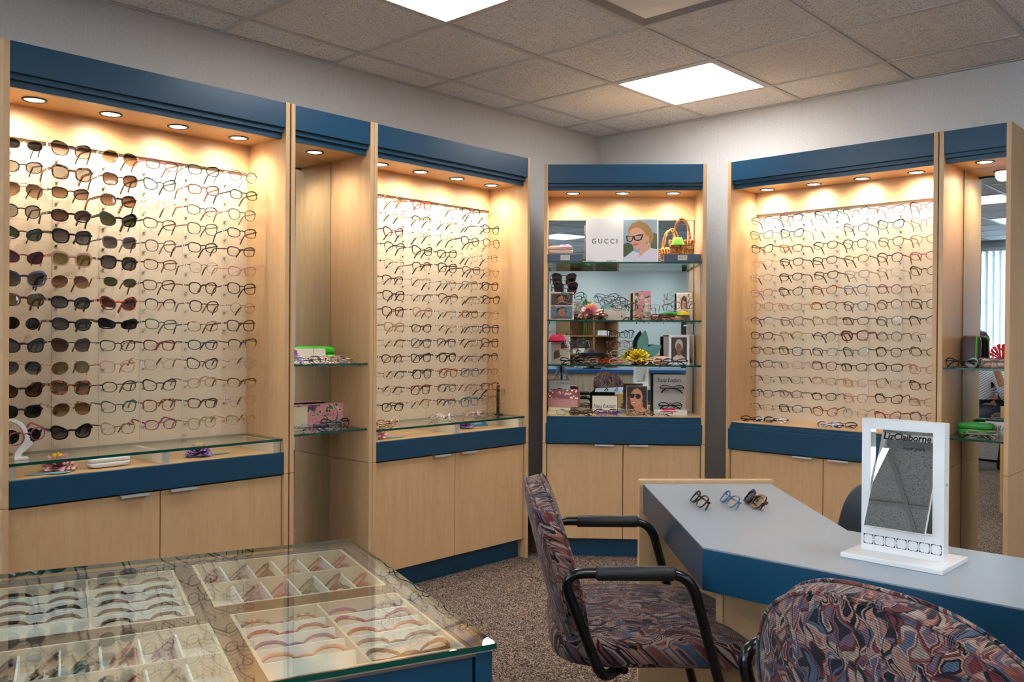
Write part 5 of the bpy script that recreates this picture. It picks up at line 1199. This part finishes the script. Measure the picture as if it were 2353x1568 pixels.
# ---- on the desk --------------------------------------------------------
for (x, yy, s, ls, lb) in [(2.372, -2.618, ('rect', 'pl', 'black'), 'clear', 'black eyeglasses, leftmost of three on the desk'), (2.434, -2.556, ('rect', 'pl', 'blue'), 'clear', 'blue eyeglasses, middle of three on the desk'), (2.484, -2.503, ('rect', 'thick', 'dtort'), 'dark', 'dark tortoiseshell sunglasses, rightmost of three on the desk')]:
    g = eyemesh(s[0], s[1]); eyewear(s[0], s[1], s[2], ls, (x, yy, .7405+.024), (R(-42), 0, R(-45)), lb, 'three frames laid out on the desk', fold=True)
# ---------------------------------------------------------------- the room behind the camera, seen only in mirrors
bd = Vector((math.sin(DANG), -math.cos(DANG), 0)); bs = Vector((math.cos(DANG), math.sin(DANG), 0))   # away from the corner, and across
def bpos(back, side): return CAM.xy.to_3d() + bd*back + bs*side
p = bpos(1.30, 0.40)
t = thing('reception_counter', 'pale wood reception counter with blue top, seen in corner mirror', 'counter', p, DANG)
bx('front_panel', t, -1.9, .25, -.02, .0, .08, .745, 'oak_counter'); bx('front_panel', t, .252, 1.9, -.02, .0, .08, .745, 'oak_counter'); bx('plinth', t, -1.88, 1.88, -.06, -.02, 0, .08, 'black_plastic')
bx('counter_top', t, -1.95, 1.95, -.75, .05, .745, .79, 'blue_counter', .002); bx('end_panel', t, -1.9, -1.87, -.75, -.02, 0, .744, 'oak_counter'); bx('end_panel', t, 1.87, 1.9, -.75, -.02, 0, .744, 'oak_counter')
CT = um(t)
def bt(name, label, cat, loc, rz=0, group=None): return thing(name, label, cat, CT @ Vector(loc), DANG+rz, group)
t = bt('monitor', 'black computer monitor behind the reception counter, seen in mirror', 'monitor', (.02, -.30, .79)); bx('screen', t, -.19, .19, -.02, .02, .03, .215, 'screen_black', .004); bx('stem', t, -.03, .03, -.06, -.02, .0, .15, 'screen_black'); bx('foot', t, -.12, .12, -.14, .04, 0, .012, 'screen_black')
# bookcase with papers and a trailing plant on the back wall
t = thing('bookcase', 'brown bookcase with papers, seen in the corner mirror', 'bookcase', (7.62, RY+.02, 0), 0)
for x in (-.6, -.02, .56): bx('upright', t, x, x+.04, 0, .34, 0, 1.65, 'shelf_brown')
for zz in (.05, .5, .9, 1.22, 1.62): bx('shelf', t, -.56, .56, 0, .34, zz, zz+.025, 'shelf_brown')
bx('back_panel', t, -.58, .58, 0, .01, .05, 1.62, 'shelf_brown')
for n, (x, zz, w_) in enumerate([(-.3, .926, 'left'), (.28, 1.246, 'right')]):
    q_ = thing('paper_stack', f'stack of white paper in the {w_} half of the bookcase', 'paper', (7.62+x, RY+.2, zz), 0)
    for k in range(5): bx('sheet_bundle', q_, -.14+.004*(k % 2), .14+.004*(k % 2), -.1, .1, .018*k, .018*k+.017, 'paper_white')
t = thing('hanging_plant', 'trailing grassy plant on top of the bookcase, seen in mirror', 'plant', (7.55, RY+.22, 1.651), 0)
MB().lathe([(.0001, 0), (.07, 0), (.10, .14), (.09, .14), (.065, .02)], 'white_plastic', 20).obj('pot', t)
rg = random.Random(8)
def blades(n, r, hgt, drop, mat, wd=.006):
    mb = MB()
    for k in range(n):
        az = rg.uniform(0, 6.28); rr = r*rg.uniform(.5, 1); hh = hgt*rg.uniform(.5, 1); dr = drop*rg.uniform(.3, 1); pts = []
        for i in range(7):
            u_ = i/6; pts.append(Vector((rr*u_*math.cos(az), rr*u_*math.sin(az), .13+hh*math.sin(math.pi*min(u_*1.1, 1)*.6)-dr*u_*u_*1.3)))
        sd = Vector((-math.sin(az), math.cos(az), 0)); vs_ = []
        for i, q_ in enumerate(pts): ww = wd*(1-.85*i/6); vs_ += [q_-sd*ww, q_+sd*ww]
        mb.add(vs_, [(2*i, 2*i+1, 2*i+3, 2*i+2) for i in range(6)], mat, True)
    return mb
blades(90, .38, .25, .75, 'plant_green').obj('fronds', t)
t = thing('potted_plant', 'dark green strap-leaved plant by the window, seen in right mirror', 'plant', (.62, RY+.65, .0), 0)
MB().lathe([(.0001, 0), (.15, 0), (.19, .45), (.17, .45), (.13, .05)], 'brown_case', 24).obj('pot', t).scale = (1, 1, 1.6)
o = blades(70, .5, .55, .35, 'plant_dark', .014).obj('leaves', t); o.location = (0, 0, .58)
# notice board
t = thing('notice_board', 'dark notice on the back wall, seen in corner mirror', 'notice', (10.5, RY+.004, .6), 0); bx('board', t, -.22, .22, 0, .012, 0, 1.0, 'screen_black'); bx('heading', t, -.17, .17, .012, .0135, .84, .87, 'paper_white')
# tripod under the camera
t = thing('tripod', 'dark camera tripod, seen in the corner mirror', 'tripod', (CAM.x, CAM.y, 0), YAW)
for k in range(3):
    a = R(90+60+120*k); MB().tube([(.03*math.cos(a), -.06+.03*math.sin(a), .87), (.20*math.cos(a), -.06+.20*math.sin(a), .45)], .016, 'dark_slate', 8).obj('upper_leg', t); MB().tube([(.195*math.cos(a), -.06+.195*math.sin(a), .46), (.38*math.cos(a), -.06+.38*math.sin(a), 0.0)], .011, 'black_plastic', 8).obj('lower_leg', t)
MB().tube([(0, -.06, .8), (0, -.06, 1.10)], .016, 'black_plastic', 10).obj('centre_column', t)
bx('head', t, -.03, .03, -.09, -.03, 1.08, 1.15, 'black_plastic', .004)
# spot heads on the ceiling
for n, (back, side) in enumerate([(.4, -.55), (.9, .75)]):
    p = bpos(back, side); t = thing('track_spot', ['black ceiling spot head nearer the showcase, seen in mirror', 'black ceiling spot head nearer the desk, seen in mirror'][n], 'spotlight', (p.x, p.y, CEIL), 0, 'black ceiling spot heads')
    MB().tube([(0, 0, 0), (0, 0, -.10)], .012, 'black_plastic', 8).obj('stem', t); mb = MB(); mb.M = Matrix.Translation((0, 0, -.14)) @ Euler((R(60), 0, R(40))).to_matrix().to_4x4(); mb.lathe([(.0001, .06), (.035, .05), (.05, -.07), (.044, -.07), (.0001, .0)], 'black_plastic', 20); mb.obj('head', t)
# ---------------------------------------------------------------- people, glimpsed in the mirrors
mt, nt, b, o = newmat('striped_shirt')
sx = N(nt, 'ShaderNodeSeparateXYZ'); nt.links.new(coords(nt, (1, 1, 1)), sx.inputs[0])
wv = math2(nt, 'SINE', math2(nt, 'MULTIPLY', math2(nt, 'ADD', sx.outputs[2], math2(nt, 'MULTIPLY', sx.outputs[1], .7)), 260.0))
nt.links.new(ramp(nt, wv, [(0.45, S(236, 238, 242)), (0.55, S(122, 156, 204))]), b.inputs['Base Color']); b.inputs['Roughness'].default_value = .85
simple('trousers', S(44, 48, 62), .85)
simple('plain_shirt', S(120, 132, 142), .85)
def skin_mesh(name, parent, V, E, Rad, mat, root=0, sub=2):
    me = bpy.data.meshes.new(name); me.from_pydata(V, E, []); me.materials.append(MATS[mat])
    ob = bpy.data.objects.new(name, me); COL.objects.link(ob); ob.parent = parent
    ob.modifiers.new('skin', 'SKIN').use_smooth_shade = True
    for i, r in enumerate(Rad): me.skin_vertices[0].data[i].radius = (r, r)
    me.skin_vertices[0].data[root].use_root = True
    sd = ob.modifiers.new('sub', 'SUBSURF'); sd.levels = sub; sd.render_levels = sub
    return ob
def person(label, loc, rotz, lean, shirt, hair, raise_arm=False):
    t = thing('person', label, 'person', loc, rotz)
    cx_, cz_ = .34*math.sin(lean), .54+.34*math.cos(lean); nx, nz = .50*math.sin(lean), .54+.50*math.cos(lean); hx, hz = nx+.05, nz+.16
    V = [(0, 0, .54), (cx_*.5, 0, (.54+cz_)/2), (cx_, 0, cz_), (nx, 0, nz), (hx-.02, 0, hz-.07), (hx, 0, hz), (hx-.005, 0, hz+.06)]; Rd = [.14, .125, .14, .058, .068, .088, .07]
    E_ = [(0, 1), (1, 2), (2, 3), (3, 4), (4, 5), (5, 6)]
    SV = [(0, 0, .53), (cx_*.5, 0, (.54+cz_)/2), (cx_, 0, cz_), (nx*.97, 0, nz*.975)]; SR = [.15, .137, .152, .07]; SE = [(0, 1), (1, 2), (2, 3)]
    TV = [(0, 0, .53)]; TRd = [.155]; TE = []
    for s in (1, -1):
        n = len(V); sh = (cx_+.02, .17*s, cz_+.07)
        el, wr = ((cx_+.10, .30*s, cz_-.16), (cx_+.28, .22*s, cz_-.10)) if not raise_arm else ((cx_+.12, .30*s, cz_-.20), (cx_+.22, .26*s, cz_+.04))
        d = (Vector(wr)-Vector(el)).normalized(); pm = Vector(wr)+d*.06
        V += [sh, el, wr, tuple(pm)]; Rd += [.062, .046, .031, .036]; E_ += [(2, n), (n, n+1), (n+1, n+2), (n+2, n+3)]
        side = Vector((0, 0, 1)).cross(d).normalized()
        for k, (off, ln) in enumerate([(-.03, .062), (-.011, .074), (.010, .07), (.029, .055)]):
            q_ = len(V); a = pm+side*off+d*.03; V += [tuple(a), tuple(a+d*ln*.5+Vector((0, 0, -.008))), tuple(a+d*ln*.9+Vector((0, 0, -.022)))]; Rd += [.010, .009, .008]; E_ += [(n+3, q_), (q_, q_+1), (q_+1, q_+2)]
        q_ = len(V); a = pm-side*.03*s+Vector((0, 0, -.012)); V += [tuple(a), tuple(a-side*.02*s+d*.03)]; Rd += [.011, .009]; E_ += [(n+3, q_), (q_, q_+1)]
        n = len(V); V += [(.06, .09*s, .52), (.45, .11*s, .50), (.44, .11*s, .09), (.56, .115*s, .04)]; Rd += [.095, .065, .042, .035]; E_ += [(0, n), (n, n+1), (n+1, n+2), (n+2, n+3)]
        m_ = len(SV); fa = Vector(el)*.35+Vector(wr)*.65; SV += [sh, el, tuple(fa)]; SR += [.072, .056, .045]; SE += [(2, m_), (m_, m_+1), (m_+1, m_+2)]
        m_ = len(TV); TV += [(.06, .09*s, .52), (.45, .11*s, .50), (.44, .11*s, .12)]; TRd += [.105, .075, .058]; TE += [(0, m_), (m_, m_+1), (m_+1, m_+2)]
        mb = MB(); sell(mb, (.50, .113*s, .045), .13, .05, .045, .6, .7, 'black_plastic', 20, 8); mb.obj('shoe', t)
    skin_mesh('body', t, V, E_, Rd, 'skin'); skin_mesh('shirt', t, SV, SE, SR, shirt); skin_mesh('trousers', t, TV, TE, TRd, 'trousers')
    mb = MB(); sell(mb, (hx-.018, 0, hz+.035), .098, .095, .10, 1, 1, hair, 24, 12, lambda p: (setattr(p, 'z', max(p.z, -.03-.35*p.x)) or p)); mb.obj('hair', t)
    mb = MB()
    for s in (1, -1): sell(mb, (hx+.083, .032*s, hz+.004), .008, .013, .008, 1, 1, 'white_plastic', 10, 6); sell(mb, (hx+.090, .032*s, hz+.004), .004, .006, .006, 1, 1, 'ink', 8, 6)
    mb.obj('eyes', t); mb = MB(); sell(mb, (hx+.092, 0, hz-.025), .016, .012, .02, 1, 1, 'skin', 10, 8); mb.obj('nose', t); mb = MB(); sell(mb, (hx+.078, 0, hz-.062), .01, .024, .006, 1, 1, 'dusty_pink', 10, 6); mb.obj('mouth', t)
    mb = MB()
    for s in (1, -1): sell(mb, (hx, .088*s, hz), .02, .01, .03, 1, 1, 'skin', 10, 8)
    mb.obj('ears', t)
    return t
make_armchair('floral tapestry armchair seen only in the right mirror', (1.22, -4.85, 0), R(100))
person('seated person in a blue striped shirt, seen in right mirror', (1.24, -4.85, -.02), R(100), R(5), 'striped_shirt', 'hair', True)
pp = CT @ Vector((0.0, -.95, 0))
t = thing('office_stool', 'dark office stool behind the reception counter', 'stool', (pp.x, pp.y, 0), DANG)
MB().lathe([(.0001, .38), (.18, .38), (.2, .42), (.18, .45), (.0001, .45)], 'black_plastic', 24).obj('seat', t); MB().tube([(0, 0, .03), (0, 0, .38)], .03, 'chrome', 10).obj('column', t); MB().lathe([(.0001, 0), (.24, 0), (.22, .03), (.0001, .04)], 'black_plastic', 24).obj('base', t)
person('person leaning forward behind the reception monitor, seen in corner mirror', (pp.x, pp.y, 0), DANG+R(90), R(62), 'plain_shirt', 'hair')
